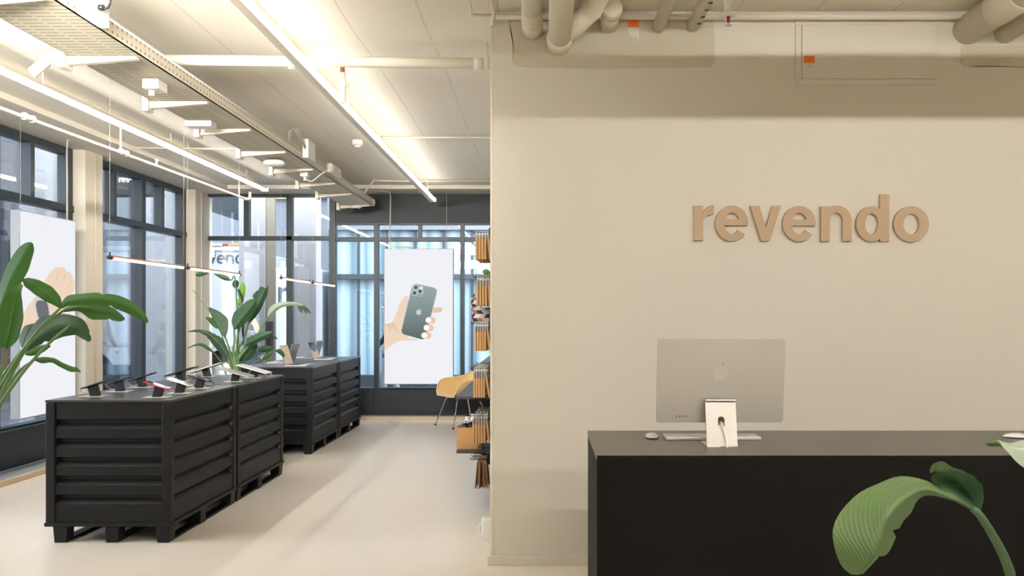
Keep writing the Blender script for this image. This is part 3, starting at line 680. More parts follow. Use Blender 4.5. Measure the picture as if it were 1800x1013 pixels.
# pipes through the sign wall
def wall_pipe(name, label, px, py, r, y0=2.6, m='duct', rings=0, collar=True, yend=YW+.02):
    c = P(px, py, YW); t = thing(name, label, 'pipe', (c.x, YW, c.z))
    MB().tube([(c.x, y0, c.z), (c.x, yend, c.z)], r, 26).build('pipe_run', m, t)
    if collar: MB().lathe((c.x, 0, c.z), [(r, YW-.16), (r*1.13, YW-.155), (r*1.13, YW-.03), (r, YW-.02)], 26, 'y').build('collar', m, t)
    if rings:
        g = MB()
        for i in range(rings): g.lathe((c.x, 0, c.z), [(r, YW-.36+i*.022), (r*1.06, YW-.353+i*.022), (r*1.06, YW-.348+i*.022), (r, YW-.341+i*.022)], 24, 'y')
        g.build('ribbed_section', m, t)
    return t, c
wall_pipe('vent_pipe', 'painted vent pipe with ribbed collar nearest the wall corner', 936, 53, .054, rings=9)
t, c = wall_pipe('vent_pipe', 'thick painted vent pipe with a side branch above the sign wall', 983, 78, .064)
br = MB().tube([(c.x, YW-.13, c.z), (c.x+.1, YW-.2, c.z+.05), (c.x+.17, YW-.27, c.z+.1)], [.052, .054, .054], 24).build('branch', 'duct', t)
t = thing('flexible_duct', 'ribbed flexible duct curving down into the branched vent pipe', 'duct', (c.x+.2, YW-.3, c.z+.1))
pth = catmull([(c.x+.172, YW-.272, c.z+.102), (c.x+.2, YW-.36, c.z+.13), (c.x+.22, YW-.5, c.z+.15), (c.x+.23, YW-.8, c.z+.16), (c.x+.23, 2.8, c.z+.16)], 110)
MB().tube(pth, [.058 if i % 2 else .0545 for i in range(110)], 24, smooth=False).build('hose', 'duct', t)
t, c = wall_pipe('pipe_stub', 'short capped pipe stub beside the flexible duct', 1070, 44, .052, y0=YW-.26, collar=False)
MB().lathe((c.x, 0, c.z), [(.001, YW-.31), (.05, YW-.305), (.058, YW-.29), (.058, YW-.22), (.052, YW-.215)], 26, 'y').build('end_cap', 'duct', t)
wall_pipe('vent_pipe', 'slim painted pipe entering the wall beside the torn orange tag', 1157, 48, .037, collar=False)
t, c = wall_pipe('vent_pipe', 'slim scuffed pipe entering the wall between orange tag and sprinkler', 1218, 46, .037, collar=False)
for i in range(4): MB().box(c.x+.0, c.x+.022, YW-.5+i*.11, YW-.47+i*.11, c.z-.0372, c.z-.0366).build('scuff_mark', 'black_plastic', t)
t, c = wall_pipe('vent_pipe', 'thick painted pipe with banded joint at the right end of the sign wall', 1700, 53, .085, collar=False)
MB().lathe((c.x, 0, c.z), [(.085, YW-.62), (.089, YW-.61), (.089, YW-.35), (.085, YW-.34)], 26, 'y').build('joint_band', 'duct', t)
t, c = wall_pipe('vent_pipe', 'painted pipe just right of the thick banded pipe', 1765, 58, .062, collar=False)
MB().lathe((c.x, 0, c.z), [(.062, YW-.6), (.066, YW-.59), (.066, YW-.5), (.062, YW-.49)], 26, 'y').build('joint_band', 'duct', t)
cz = P(900, 30, 5.1).z
tag(MB().tube([(XW+.03, 5.1, cz), (4.15, 5.1, cz)], .016, 14).build('conduit', 'pipe'), 'long horizontal conduit along the top of the sign wall', 'pipe')
tag(MB().tube([P(824, -10, 4.7), P(829, 25, 5.05), P(834, 26, 5.1), P(866, 27, 5.1)], .009, 8).build('conduit', 'pipe'), 'small conduit turning off the ceiling to the wall corner', 'pipe')
tag(MB().tube([P(862, -12, 4.8), P(868, 22, 5.09), P(866, 30, 5.10), P(864, 45, 5.13)], .013, 10).build('conduit', 'pipe'), 'conduit dropping down the corner of the sign wall', 'pipe')
# hanging sprinkler
t = thing('ceiling_sprinkler', 'white ceiling sprinkler with disc hanging before the sign wall', 'sprinkler', P(1280, 20, 4.2))
c = P(1280, 27, 4.2); MB().tube([c+Vector((0, 0, .02)), (c.x, c.y, ZC)], .018, 16).build('drop_pipe', 'white', t)
MB().lathe(c, [(.012, -.006), (.042, -.002), (.042, .002), (.02, .02), (.02, .05), (.024, .052), (.024, .075), (.018, .078)], 26).build('disc', 'white', t)
MB().tube([c-Vector((0, 0, .004)), c-Vector((0, 0, .035))], [.008, .006], 10).build('bulb', 'tail', t)
MB().box(c.x-.013, c.x-.009, c.y-.004, c.y+.004, c.z-.045, c.z).box(c.x+.009, c.x+.013, c.y-.004, c.y+.004, c.z-.045, c.z).lathe(c-Vector((0, 0, .05)), [(.005, -.002), (.016, 0), (.016, .003), (.005, .005)], 14).build('deflector_frame', 'white', t)
# plaster patches, access panel, tags
def patch(pts, label):
    p3 = [P(x, y, YW) for x, y in pts]; tag(MB().prism(p3, (0, -.004, 0)).build('plaster_patch', 'mesh_patch'), label, 'plaster patch')
patch([(894, 36), (900, 60), (900, 108), (908, 117), (980, 119), (1060, 121), (1180, 119), (1250, 118), (1256, 110), (1256, 60), (1252, 36)], 'rough mesh plaster patch around the pipes over the sign wall corner')
patch([(1690, 80), (1688, 108), (1697, 117), (1740, 116), (1800, 118), (1840, 118), (1840, 80)], 'rough mesh plaster patch below the banded pipe')
t = thing('access_hatch', 'flat rectangular painted access panel set high on the sign wall', 'panel', P(1528, 140, YW-.02))
a, b = P(1411, 43, YW-.03), P(1647, 137, YW-.03); x0, z1, x1, z0 = a.x, a.z, b.x, b.z
MB().box(x0, x1, YW-.018, YW-.001, z0, z1).build('panel_face', 'wall', t, bevel=.003)
f = MB()
for u in ((x0-.035, x0-.001, z0-.0005, z1+.0005), (x1+.001, x1+.012, z0-.0005, z1+.0005), (x0-.035, x1+.012, z0-.034, z0-.001), (x0-.035, x1+.012, z1+.001, z1+.025)): f.box(u[0], u[1], YW-.010, YW-.0005, u[2], u[3])
f.build('panel_frame', 'wall', t, bevel=.002)
def sticker(label, px0, px1, py0, py1, y, torn=False):
    t = thing('warning_label', label, 'label', P(px0, py1, y)); ym = py0+(py1-py0)*(.4 if torn else .5)
    a, b = P(px0, py0, y), P(px1, ym, y); MB().box(a.x, b.x, y-.001, y, b.z, a.z).build('orange_field', 'orange', t)
    c, d = P(px0, ym, y), P(px1, py1, y)
    if torn: MB().prism([c, P(px1, ym, y), P(px1, py1, y), P(px1-6, py1-8, y), P(px1-11, py1-5, y), P(px0+3, py1-12, y), P(px0, py1-14, y)], (0, -.001, 0)).build('white_field', 'paper', t)
    else: MB().box(c.x, d.x, y-.001, y, d.z, c.z).build('white_field', 'paper', t)
    g = MB()
    for k in range(5 if not torn else 3):
        yy = py0+(py1-py0)*((.12, .22, .34, .66, .8)[k] if not torn else (.12, .22, .3)[k]); a, b = P(px0+4, yy, y), P(px1-(3, 5, 3, 4, 6)[k], yy+.8, y); g.box(a.x, b.x, y-.0016, y-.0009, b.z, a.z)
    g.build('printed_lines', 'chev_taupe', t)
sticker('torn orange and white warning tag between the wall pipes', 1103.5, 1123, 33, 71, YW-.0045, True)
sticker('orange and white warning sticker on the access panel', 1413, 1432, 98, 124, YW-.0185)
# the lettered sign
t = thing('wall_sign', 'raised brown fibreboard letters spelling a word on the beige wall', 'sign', P(1424, 425, YW))
S = 61.0*YW/F
for ch, px, py in zip('revendo', (1219.2, 1256, 1317.3, 1374, 1441, 1502.7, 1568.5), (423.5, 424, 424, 424.5, 424.5, 425, 425.3)):
    m = MB(); c = P(px, py, YW); letter(m, ch, (c.x, YW-.026, c.z), (1, 0, 0), (0, 0, 1), S, (0, .024, 0)); m.build('letter', 'mdf', t)['label'] = 'brown letter ' + ch
# white socket box low on the wall corner
t = thing('power_adapter', 'white power adapter box with cable low on the wall corner', 'socket', (XW-.04, 5.32, .14))
a, b = P(847, 911, 5.32), P(862, 939, 5.32); B(a.x, XW-.001, 5.28, 5.36, b.z, a.z).build('housing', 'white', t, bevel=.008)
MB().tube(catmull([(a.x+.01, 5.3, a.z-.03), P(841, 925, 5.3), P(843, 938, 5.3), P(855, 950, 5.3), (XW-.012, 5.32, .07)], 14), .004, 8).build('cable', 'white', t)
# ================================================================ steel display crates
def make_crate(loc, label, group):
    t = thing('display_crate', label, 'display crate', loc, 0, group); ox, oy = loc[0], loc[1]
    W, L, z0, z1 = .80, 1.20, .108, .893
    prof = [(z0, 0)]
    for k in range(5):
        b = .245+k*.1205; prof += [(b, 0), (b+.032, .034), (b+.055, .034), (b+.062, 0)]
    prof += [(z1, 0)]
    for nm, ln, fn in (('front', W, lambda u, d, z: (ox-W/2+u, oy+.008+d, z)), ('side', L, lambda u, d, z: (ox+W/2-.008-d, oy+u, z)),
                       ('rear', W, lambda u, d, z: (ox+W/2-u, oy+L-.008-d, z)), ('other', L, lambda u, d, z: (ox-W/2+.008+d, oy+L-u, z))):
        us = [(.03, 0), (.062, 0), (.072, 1), (ln-.072, 1), (ln-.062, 0), (ln-.03, 0)]
        MB().grid([[fn(u, d*k, z) for u, k in us] for z, d in prof], smooth=False, uv=False).build('corrugated_panel', 'black', t)
    for sx in (0, 1):
        for sy in (0, 1):
            x, y = ox-W/2+sx*(W-.058), oy+sy*(L-.058); B(x, x+.058, y, y+.058, z0, z1).build('corner_post', 'black', t, bevel=.004)
    f = MB(); e = .006
    f.box(ox-W/2-e, ox+W/2+e, oy-e, oy+.03, z0-.004, z0+.02).box(ox-W/2-e, ox+W/2+e, oy+L-.03, oy+L+e, z0-.004, z0+.02)
    f.box(ox-W/2-e, ox-W/2+.03, oy+.03, oy+L-.03, z0-.004, z0+.02).box(ox+W/2-.03, ox+W/2+e, oy+.03, oy+L-.03, z0-.004, z0+.02)
    f.box(ox-W/2+.03, ox+W/2-.03, oy+.03, oy+L-.03, z0, z0+.012)
    f.build('bottom_frame', 'black', t, bevel=.002)
    MB().box(ox-W/2+.02, ox+W/2-.02, oy+.02, oy+L-.02, z1-.012, z1).build('inner_deck', 'black', t)
    B(ox-W/2-.002, ox+W/2+.002, oy-.002, oy+L+.002, .895, .91).build('table_top', 'black_top', t, bevel=.002)
    for x in (ox-.352, ox-.022, ox+.305):
        for i, (a, b) in enumerate(((.0, .09), (.50, .60), (1.1, 1.2))):
            m = MB(); n = .008 if i != 1 else 0
            m.prism([(x+n, oy+a, 0), (x+.09-n, oy+a, 0), (x+.092, oy+a, z0-.004), (x-.002, oy+a, z0-.004)], (0, b-a, 0)); m.build('foot', 'black', t, bevel=.004)
        B(x+.01, x+.08, oy+.09, oy+1.1, 0, .016).build('skid', 'black', t, bevel=.002)
    return t
g = 'black corrugated display crates'
cr = make_crate((-2.774, 5.64, 0), 'black corrugated steel crate table with phones, frontmost of the row', g)
dup(cr, (-2.774, 6.88, 0), None, 'black corrugated crate table carrying tablets, just in front of the leafy plant')
dup(cr, (-2.812, 9.24, 0), None, 'black corrugated crate table with laptops, directly behind the plant')
dup(cr, (-2.812, 10.48, 0), None, 'black corrugated crate table with laptops, the one farthest back')
TOP = .91
# ---------------------------------------------------------------- phones and tablets on stands
def device(px, py, sgn, ln, wd, edge, scr, dlabel, slabel, cat, name, tilt=17.5, cable='wire'):
    b = PZ(px, py, TOP); t = thing('display_stand', slabel, 'stand', (b.x, b.y, TOP), 0, 'angled black display stands')
    B(b.x-.085 if sgn > 0 else b.x-.07, b.x+.07 if sgn > 0 else b.x+.085, b.y-.055, b.y+.055, TOP+.0005, TOP+.0035).build('glare_plate', 'glare', t)  # thin pale plate added as the glare patch on the table top
    a = math.radians(tilt); ux = Vector((math.cos(a), 0, sgn*math.sin(a))); nz = Vector((-sgn*math.sin(a), 0, math.cos(a)))
    top = Vector((b.x-sgn*.02, b.y, TOP+.068))
    m = MB(); w = .026
    ax = Vector((top.x-b.x, 0, top.z-TOP))
    q0 = [(b.x-w, b.y-w, TOP+.003), (b.x+w, b.y-w, TOP+.003), (b.x+w, b.y+w, TOP+.003), (b.x-w, b.y+w, TOP+.003)]
    cs = []
    for x, y, z in q0:
        p = Vector((x, y, z))+ax*.9; dz = (top-p).dot(nz)/nz.z; cs.append(p+Vector((0, 0, dz)))
    lo = [m.bm.verts.new(p) for p in q0]; hi = [m.bm.verts.new(p) for p in cs]
    m._f(lo[::-1]); m._f(hi)
    for i in range(4): m._f((lo[i], lo[(i+1)%4], hi[(i+1)%4], hi[i]))
    m.build('post', 'black_plastic', t, bevel=.004)
    c = top+ux*(.018*sgn)+nz*.0055
    d = thing(name, dlabel, cat, c)
    MB().obox(c, ux, (0, 1, 0), nz, (ln/2, wd/2, .0042)).build('body', edge, d, bevel=.003)
    MB().obox(c+nz*.0044, ux, (0, 1, 0), nz, (ln/2-.004, wd/2-.004, .0004)).build('screen', scr, d)
    lo = c-ux*(sgn*ln/2)
    MB().tube(catmull([lo, lo+ux*(-sgn*.02)+Vector((0, 0, -.005)), lo+Vector((-sgn*.02, .03, -.03)), lo+Vector((sgn*.02, .03, -.04)), (b.x-sgn*.03, b.y+.01, TOP+.03)], 16), .0028, 6).build('charging_cable', cable, t)
L_, R_ = 1, -1
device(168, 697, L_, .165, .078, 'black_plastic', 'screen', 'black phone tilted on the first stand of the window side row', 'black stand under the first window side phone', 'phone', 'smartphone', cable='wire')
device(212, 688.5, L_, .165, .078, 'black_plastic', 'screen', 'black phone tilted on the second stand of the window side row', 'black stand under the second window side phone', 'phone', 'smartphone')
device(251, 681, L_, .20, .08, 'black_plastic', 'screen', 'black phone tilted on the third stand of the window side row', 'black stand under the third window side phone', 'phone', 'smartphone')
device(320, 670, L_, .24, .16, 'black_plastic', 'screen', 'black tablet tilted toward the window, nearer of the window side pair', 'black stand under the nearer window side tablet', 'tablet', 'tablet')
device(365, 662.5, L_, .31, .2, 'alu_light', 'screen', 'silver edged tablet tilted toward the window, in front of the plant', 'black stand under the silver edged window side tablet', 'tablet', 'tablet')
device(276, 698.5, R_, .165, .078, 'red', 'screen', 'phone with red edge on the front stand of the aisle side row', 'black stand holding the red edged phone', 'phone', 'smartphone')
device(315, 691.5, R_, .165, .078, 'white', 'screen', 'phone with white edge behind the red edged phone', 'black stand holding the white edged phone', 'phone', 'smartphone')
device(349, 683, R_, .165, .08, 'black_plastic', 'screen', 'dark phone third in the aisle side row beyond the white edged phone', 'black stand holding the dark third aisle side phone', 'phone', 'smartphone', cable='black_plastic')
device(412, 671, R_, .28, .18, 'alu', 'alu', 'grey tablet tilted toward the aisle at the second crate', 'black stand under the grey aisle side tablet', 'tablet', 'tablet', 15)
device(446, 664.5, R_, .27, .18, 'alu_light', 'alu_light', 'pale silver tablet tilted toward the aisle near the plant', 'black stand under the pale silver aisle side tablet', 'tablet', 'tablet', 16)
# ---------------------------------------------------------------- laptops
def laptop(hx, y0, y1, d, label, wall, logo=False, lean=17, hgt=.215, dep=.225):
    t = thing('laptop', label, 'laptop', (hx, (y0+y1)/2, TOP), 0, 'open laptops on the crates'); z = TOP+.001
    b = B(min(hx, hx+d*dep), max(hx, hx+d*dep), y0, y1, z, z+.013).build('keyboard_base', 'alu_light', t, bevel=.004)
    B(min(hx+d*.03, hx+d*.13), max(hx+d*.03, hx+d*.13), y0+.015, y1-.015, z+.0131, z+.0145).build('keyboard', 'black_plastic', t)
    a = math.radians(lean); up = Vector((-d*math.sin(a), 0, math.cos(a))); nn = Vector((d*math.cos(a), 0, math.sin(a))); o = Vector((hx, (y0+y1)/2, z+.014))
    w = (y1-y0)/2; MB().obox(o+up*hgt/2, up, (0, 1, 0), nn, (hgt/2, w, .0035)).build('lid', 'alu', t, bevel=.003)
    MB().obox(o+up*hgt/2+nn*.0036, up, (0, 1, 0), nn, (hgt/2-.004, w-.004, .0004)).build('screen', 'screen', t)
    if wall:
        def q(a_, b_): return o+up*(hgt*a_)+Vector((0, (b_-.5)*2*w*.92, 0))+nn*.0045
        s = MB(); s.prism([q(*p) for p in wall]); s.build('screen_image', 'kraft_screen', t)
    if logo: apple(MB(), o+up*hgt*.52-nn*.0038, (0, d, 0), up, .045, -nn*.0006).build('logo', 'logo', t)
M['kraft_screen'] = mat('sandy_screen_picture', (226, 200, 166), .4, var=.08, scale=20, emit=(226, 200, 166), estr=.25)
laptop(-2.735, 9.36, 9.67, 1, 'open laptop with sandy coloured screen nearest on the laptop crates', [(.03, 0), (.03, 1), (.97, 1), (.97, 0)])
laptop(-2.88, 9.92, 10.24, -1, 'open silver laptop with its lid back toward the aisle, on the nearer laptop crate', None, True)
laptop(-2.79, 10.75, 11.07, 1, 'open laptop with half dark half sandy screen on the far crate', [(.03, 0), (.03, 1), (.55, 1), (.35, .5), (.55, 0)], lean=22)
laptop(-2.90, 11.1, 11.42, -1, 'open silver laptop turned away at the far end of the crates', None, True)
# ---------------------------------------------------------------- pendant tubes
def pendant(X, px0, py0, px1, py1, label):
    a, b = PX(px0, py0, X), PX(px1, py1, X); z = (a.z+b.z)/2; a.z = b.z = z
    t = thing('pendant_lamp', label, 'pendant lamp', (X, (a.y+b.y)/2, z-.012), 0, 'copper tube pendants over the crates')
    MB().tube([a+Vector((0, .0, .004)), b+Vector((0, 0, .004))], .0115, 12).build('tube_housing', 'copper', t)
    MB().tube([a+Vector((.006, .03, -.004)), b+Vector((.006, -.03, -.004))], .0105, 12).build('light_strip', 'led_copper', t)
    for p, s in ((a, 1), (b, -1)):
        MB().tube([p-Vector((0, s*.02, 0)), p+Vector((0, s*.03, 0))], .0125, 12).cyl(p+Vector((0, 0, .0)), p+Vector((0, 0, .035)), .006).build('end_clamp', 'black_plastic', t)
        w = MB().tube([p+Vector((0, 0, .03)), (p.x, p.y, ZC if p.y < 11.9 and X > -4.2 else ZS)], .0009, 6).build('hanging_wire', 'wire', t)
pendant(-2.77, 193, 455, 323, 468.5, 'glowing copper tube pendant above the phone crate')
pendant(-2.77, 330, 470, 421, 484.5, 'glowing copper tube pendant above the tablet crate')
pendant(-2.81, 494, 488.5, 545, 497, 'glowing copper tube pendant over the nearer laptop crate')
pendant(-2.81, 550, 497.5, 588, 502.5, 'glowing copper tube pendant over the far laptop crate')
# ---------------------------------------------------------------- lightboxes
def lightbox_left():
    X = -4.58; a = PX(35, 369, X); b = PX(35, 738, X); c = PX(133, 387, X); y0, y1, z0, z1 = a.y, c.y, b.z, a.z
    t = thing('lightbox', 'tall hanging lightbox showing a wrist with a smartwatch by the side window', 'lightbox', (X-.04, (y0+y1)/2, z0))
    B(X-.085, X-.004, y0, y1, z0, z1).build('box_frame', 'box_grey', t, bevel=.003)
    B(X-.006, X, y0+.008, y1-.008, z0+.008, z1-.008).build('front_print', 'print_white', t)
    def pts(l): return [PX(x, y, X+.001) for x, y in l]
    pic = lambda l, m, nm, k=1: MB().prism([p+Vector((.001*k, 0, 0)) for p in pts(l)]).build(nm, m, t)
    cv = lambda l, n=40: [(v.x, v.y) for v in catmull([(x, y, 0) for x, y in l], n)]
    pic(cv([(78, 495), (84, 484), (94, 473), (100, 468), (104, 474), (108, 470), (114, 471), (116, 478), (121, 477), (127, 484), (128, 492), (131, 496), (131, 508), (126, 520), (120, 534), (114, 549), (100, 570), (78, 585), (45, 600), (36, 590), (38, 566), (46, 543), (58, 527), (70, 512)]), 'print_skin', 'hand_print')
    for l in ([(104, 474), (100, 486), (99, 492)], [(116, 478), (111, 492), (109, 497)], [(127, 491), (121, 502), (117, 508)]):
        MB().tube([PX(x, y, X+.003) for x, y in l], .004, 6).build('finger_crease', 'print_skin_dark', t)
    wc = (73, 546); ring = lambda s: [(wc[0]+x*s, wc[1]+y*s) for x, y in ((-12,-12), (-9,-19), (0,-20), (8,-18), (12,-10), (14,4), (13,14), (7,20), (-1,20), (-6,15), (-10,2))]
    pic(cv(ring(1.1)), 'print_grey', 'watch_case', 2); pic(cv(ring(.88)), 'print_watch', 'watch_screen', 3)
    for px, py in ((36, 368),): 
        q = PX(px, py, X-.045); MB().tube([q-Vector((0, 0, .01)), (q.x, q.y, ZS)], .0022, 6).cyl(q, q+Vector((0, 0, .03)), .008).build('suspension_wire', 'wire', t)
    q = PX(118, 384, X-.045); MB().tube(catmull([q-Vector((0, 0, .01)), q+Vector((0, 0, .3)), (q.x, q.y, ZS-.06), (q.x, q.y+.06, ZS-.012), (q.x-.08, 9.1, ZS-.012)], 20), .008, 8).build('power_cable', 'wire', t)
def lightbox_right():
    Y = 12.1; a, b = P(675, 437, Y), P(797, 676, Y)
    t = thing('lightbox', 'tall hanging lightbox showing a hand holding a green phone', 'lightbox', ((a.x+b.x)/2, Y+.04, b.z))
    B(a.x, b.x, Y+.004, Y+.085, b.z, a.z).build('box_frame', 'box_grey', t, bevel=.003)
    B(a.x+.008, b.x-.008, Y, Y+.006, b.z+.008, a.z-.008).build('front_print', 'print_white', t)
    cv = lambda l, n=36: [(v.x, v.y) for v in catmull([(x, y, 0) for x, y in l], n)]
    Z = lambda px, py: (670+px/3.893, 430+py/3.893)
    def pic(l, m, nm, k, raw=False): return MB().prism([P(*(p if raw else Z(*p)), Y-.0012*k) for p in l]).build(nm, m, t)
    pic(cv([(176,350),(184,360),(182,400),(170,470),(150,560),(145,620),(190,640),(262,652),(200,660),(120,660),(60,700),(24,722),(23,640),(23,546),(60,540),(82,528),(100,480),(122,420),(135,390),(158,362)]), 'print_skin', 'palm_print', 1)
    pic(cv([(23,546),(60,540),(80,530),(100,560),(112,608),(90,580),(75,575),(60,600),(48,560),(30,560)]), 'print_skin_dark', 'palm_shade', 2)
    def cap(x0, y0, x1, y1, r, n=10):
        d = math.atan2(y1-y0, x1-x0); return [(x0+r*math.cos(d+PI/2+i*PI/n), y0+r*math.sin(d+PI/2+i*PI/n)) for i in range(n+1)] + [(x1+r*math.cos(d-PI/2+i*PI/n), y1+r*math.sin(d-PI/2+i*PI/n)) for i in range(n+1)]
    pic(cap(340, 452, 400, 446, 18), 'print_skin_dark', 'finger_print', 2)
    def rr(corners, r):
        out = []; n = len(corners)
        for i in range(n):
            p = Vector((*corners[i], 0)); a_ = (Vector((*corners[i-1], 0))-p).normalized(); b_ = (Vector((*corners[(i+1)%n], 0))-p).normalized()
            for k in range(7):
                u = k/6; q = (p+a_*r)*(1-u)**2+p*2*u*(1-u)+(p+b_*r)*u*u; out.append((q.x, q.y))
        return out
    pc = [(216, 262), (390, 300), (300, 658), (130, 612)]
    pic(rr(pc, 34), 'print_rim', 'phone_edge', 3)
    cx, cy = sum(p[0] for p in pc)/4, sum(p[1] for p in pc)/4
    pic(rr([(cx+(x-cx)*.965, cy+(y-cy)*.982) for x, y in pc], 30), 'print_phone', 'phone_back', 4)
    pic(rr([(216, 270), (294, 288), (280, 360), (204, 345)], 22), 'print_rim', 'camera_plate_edge', 5)
    pic(rr([(219, 273), (291, 290), (277, 357), (207, 342)], 20), 'print_phone', 'camera_plate', 6)
    for x, y in ((237, 294), (228, 332), (266, 321)):
        pic([(x+19*math.cos(i*PI/10), y+19*math.sin(i*PI/10)) for i in range(20)], 'print_lens_ring', 'lens_ring', 7)
        pic([(x+14*math.cos(i*PI/10), y+14*math.sin(i*PI/10)) for i in range(20)], 'print_lens', 'lens', 8)
    pic([(273+10*math.cos(i*PI/8), 297+10*math.sin(i*PI/8)) for i in range(16)], 'print_nail', 'flash', 7)
    u = Vector((174, 0, -38)).normalized(); v = Vector((38, 0, 174)).normalized()
    c = P(*Z(259, 459), Y-.008); apple(MB(), c, u, v, 46/3.893*Y/F, (0, -.001, 0)).build('logo', 'print_grey', t)
    for x, y in ((325, 518), (312, 570), (296, 622)):
        pic(cap(x, y, x+26, y+1, 22), 'print_skin_dark', 'finger_print', 9); pic([(x-1+20*math.cos(i*PI/9), y+18*math.sin(i*PI/9)) for i in range(18)], 'print_nail', 'fingernail', 10)
    q = P(785, 437, Y+.04); MB().tube([q-Vector((0, 0, .01)), (q.x, q.y, ZS)], .0025, 6).cyl(q, q+Vector((0, 0, .03)), .008).build('suspension_wire', 'wire', t)
    q = P(686, 437, Y+.04); MB().tube(catmull([q+Vector((.3, 0, -.01)), q+Vector((.25, 0, .02)), q+Vector((.05, 0, .02)), q+Vector((0, 0, .06)), q+Vector((0, 0, .5)), (q.x, q.y, ZS-.06), (q.x-.05, q.y, ZS-.02), (q.x-.3, q.y-.1, ZS-.015), (q.x-.45, q.y-.25, ZS-.04), (-2.34, 11.7, 3.0)], 40), .008, 8).build('power_cable', 'wire', t)
lightbox_left(); lightbox_right()
# ---------------------------------------------------------------- sales desk and computer
DT = .90
t = thing('sales_desk', 'long black sales desk with dull sheen top in front of the sign wall', 'desk', (1.6, 3.85, 0))
B(.213, 3.1, 3.482, 4.228, 0, DT-.0225).build('desk_body', 'desk', t, bevel=.001)
B(.211, 3.102, 3.48, 4.23, DT-.022, DT).build('desk_top', 'desk_top', t, bevel=.0015)
for i, zz in enumerate((.0,)): B(.211, 3.102, 3.4795, 3.4799, .0, DT-.001).build('front_panel', 'desk', t)
MB().lathe((P(1267, 782, 3.735).x, 3.735, DT), [(.035, .0), (.037, .001), (.035, .0012)], 28).build('cable_grommet', 'black_plastic', t)
def rrect(w, h, r, n=7):
    out = []
    for sx, sy, a0 in ((1, 1, 0), (-1, 1, PI/2), (-1, -1, PI), (1, -1, 3*PI/2)):
        for k in range(n): out.append((sx*(w-r)+r*math.cos(a0+k*PI/2/(n-1)), sy*(h-r)+r*math.sin(a0+k*PI/2/(n-1))))
    return out
t = thing('desktop_computer', 'silver all in one desktop computer seen from behind on the desk', 'computer', P(1268, 785, 3.72))
a = math.radians(7.5); up = Vector((0, -math.sin(a), math.cos(a))); nb = Vector((0, -math.cos(a), -math.sin(a)))
ux = Vector((math.cos(.02), math.sin(.02), 0)); c = P(1267, 670.5, 3.78)
MB().prism([c+ux*x+up*y for x, y in rrect(.2735, .181, .012)], -nb*.0115).build('display_shell', 'alu_satin', t, bevel=.0015)
MB().prism([c-nb*.0122+ux*x+up*y for x, y in rrect(.270, .178, .011)], -nb*.0006).build('screen', 'screen', t)
apple(MB(), c+up*.042+nb*.0002, ux, up, .082, nb*.0006).build('logo', 'logo', t)
for k in range(4):
    q = c-ux*(.187-k*.0145)-up*.153+nb*.0003; MB().prism([q+ux*x+up*y for x, y in rrect(.0018, .0045, .0016)], nb*.0005).build('port', 'black_plastic', t)
q = c+ux*.232-up*.151+nb*.0003; MB().prism([q+ux*(.006*math.cos(i*PI/10))+up*(.006*math.sin(i*PI/10)) for i in range(20)], nb*.0006).build('power_button', 'alu', t)
s0 = P(1270, 785, 3.70); s1 = P(1266, 704, 3.765); sv = (s1-s0); s0 = s0+Vector((0, 0, DT-s0.z)); H = (s1-s0).length; sv = (s1-s0).normalized(); sn = Vector((0, -sv.z, sv.y)).normalized()
st = MB(); hw = .0645
hole = [(0, .13), (.009, .1275), (.0135, .12), (.014, .113), (.014, .087), (0, .087)]
for sgn in (1, -1):
    pl_ = [(0, 0), (hw, 0), (hw, H), (0, H)] + hole
    st.prism([s0+ux*(x*sgn)+sv*y for x, y in pl_], -sn*.009)
st.build('stand_plate', 'alu_stand', t)
MB().box(s0.x-hw, s0.x+hw, s0.y+.001, s0.y+.142, DT, DT+.006).build('stand_foot', 'alu_stand', t, bevel=.002)
B(s1.x-hw, s1.x+hw, s1.y-.012, s1.y+.012, s1.z-.004, s1.z+.004).build('stand_hinge', 'alu', t, bevel=.003)
MB().tube(catmull([s0+sv*.108-sn*.05, s0+sv*.108-sn*.01, s0+sv*.095+sn*.008, s0+sv*.05+sn*.012+ux*.012, s0+ux*.016+sn*.012+Vector((0, 0, .012)), s0+ux*.016+sn*.014+Vector((0, 0, -.005))], 22), .0034, 8).build('power_cable', 'white', t)
t = thing('keyboard', 'slim white keyboard lying behind the desktop computer stand', 'keyboard', (0, 0, 0)); t.location = P(1253, 772, 3.92); WM[t.name] = Matrix.Translation(t.location)
k0, k1 = P(1170, 772, 3.925), P(1337, 772, 3.925)
MB().prism([(k0.x, 3.905, DT+.0005), (k1.x, 3.905, DT+.0005), (k1.x, 3.905, DT+.012), (k0.x, 3.905, DT+.012)], (0, .114, 0)).build('case', 'alu_light', t, bevel=.002)
for r in range(5):
    n = 18 if r else 3; xs = [(k0.x+.004+(k1.x-k0.x-.008)*i/n, k0.x+.004+(k1.x-k0.x-.008)*(i+1)/n) for i in range(n)]
    if r == 0: w_ = k1.x-k0.x-.008; xs = [(k0.x+.004, k0.x+.004+w_*.22), (k0.x+.004+w_*.22, k0.x+.004+w_*.55), (k0.x+.004+w_*.55, k1.x-.004)]
    m = MB()
    for a_, b_ in xs: m.box(a_+.001, b_-.001, 3.909+r*.0215, 3.928+r*.0215, DT+.012, DT+.0145)
    m.build('key_row', 'white', t)
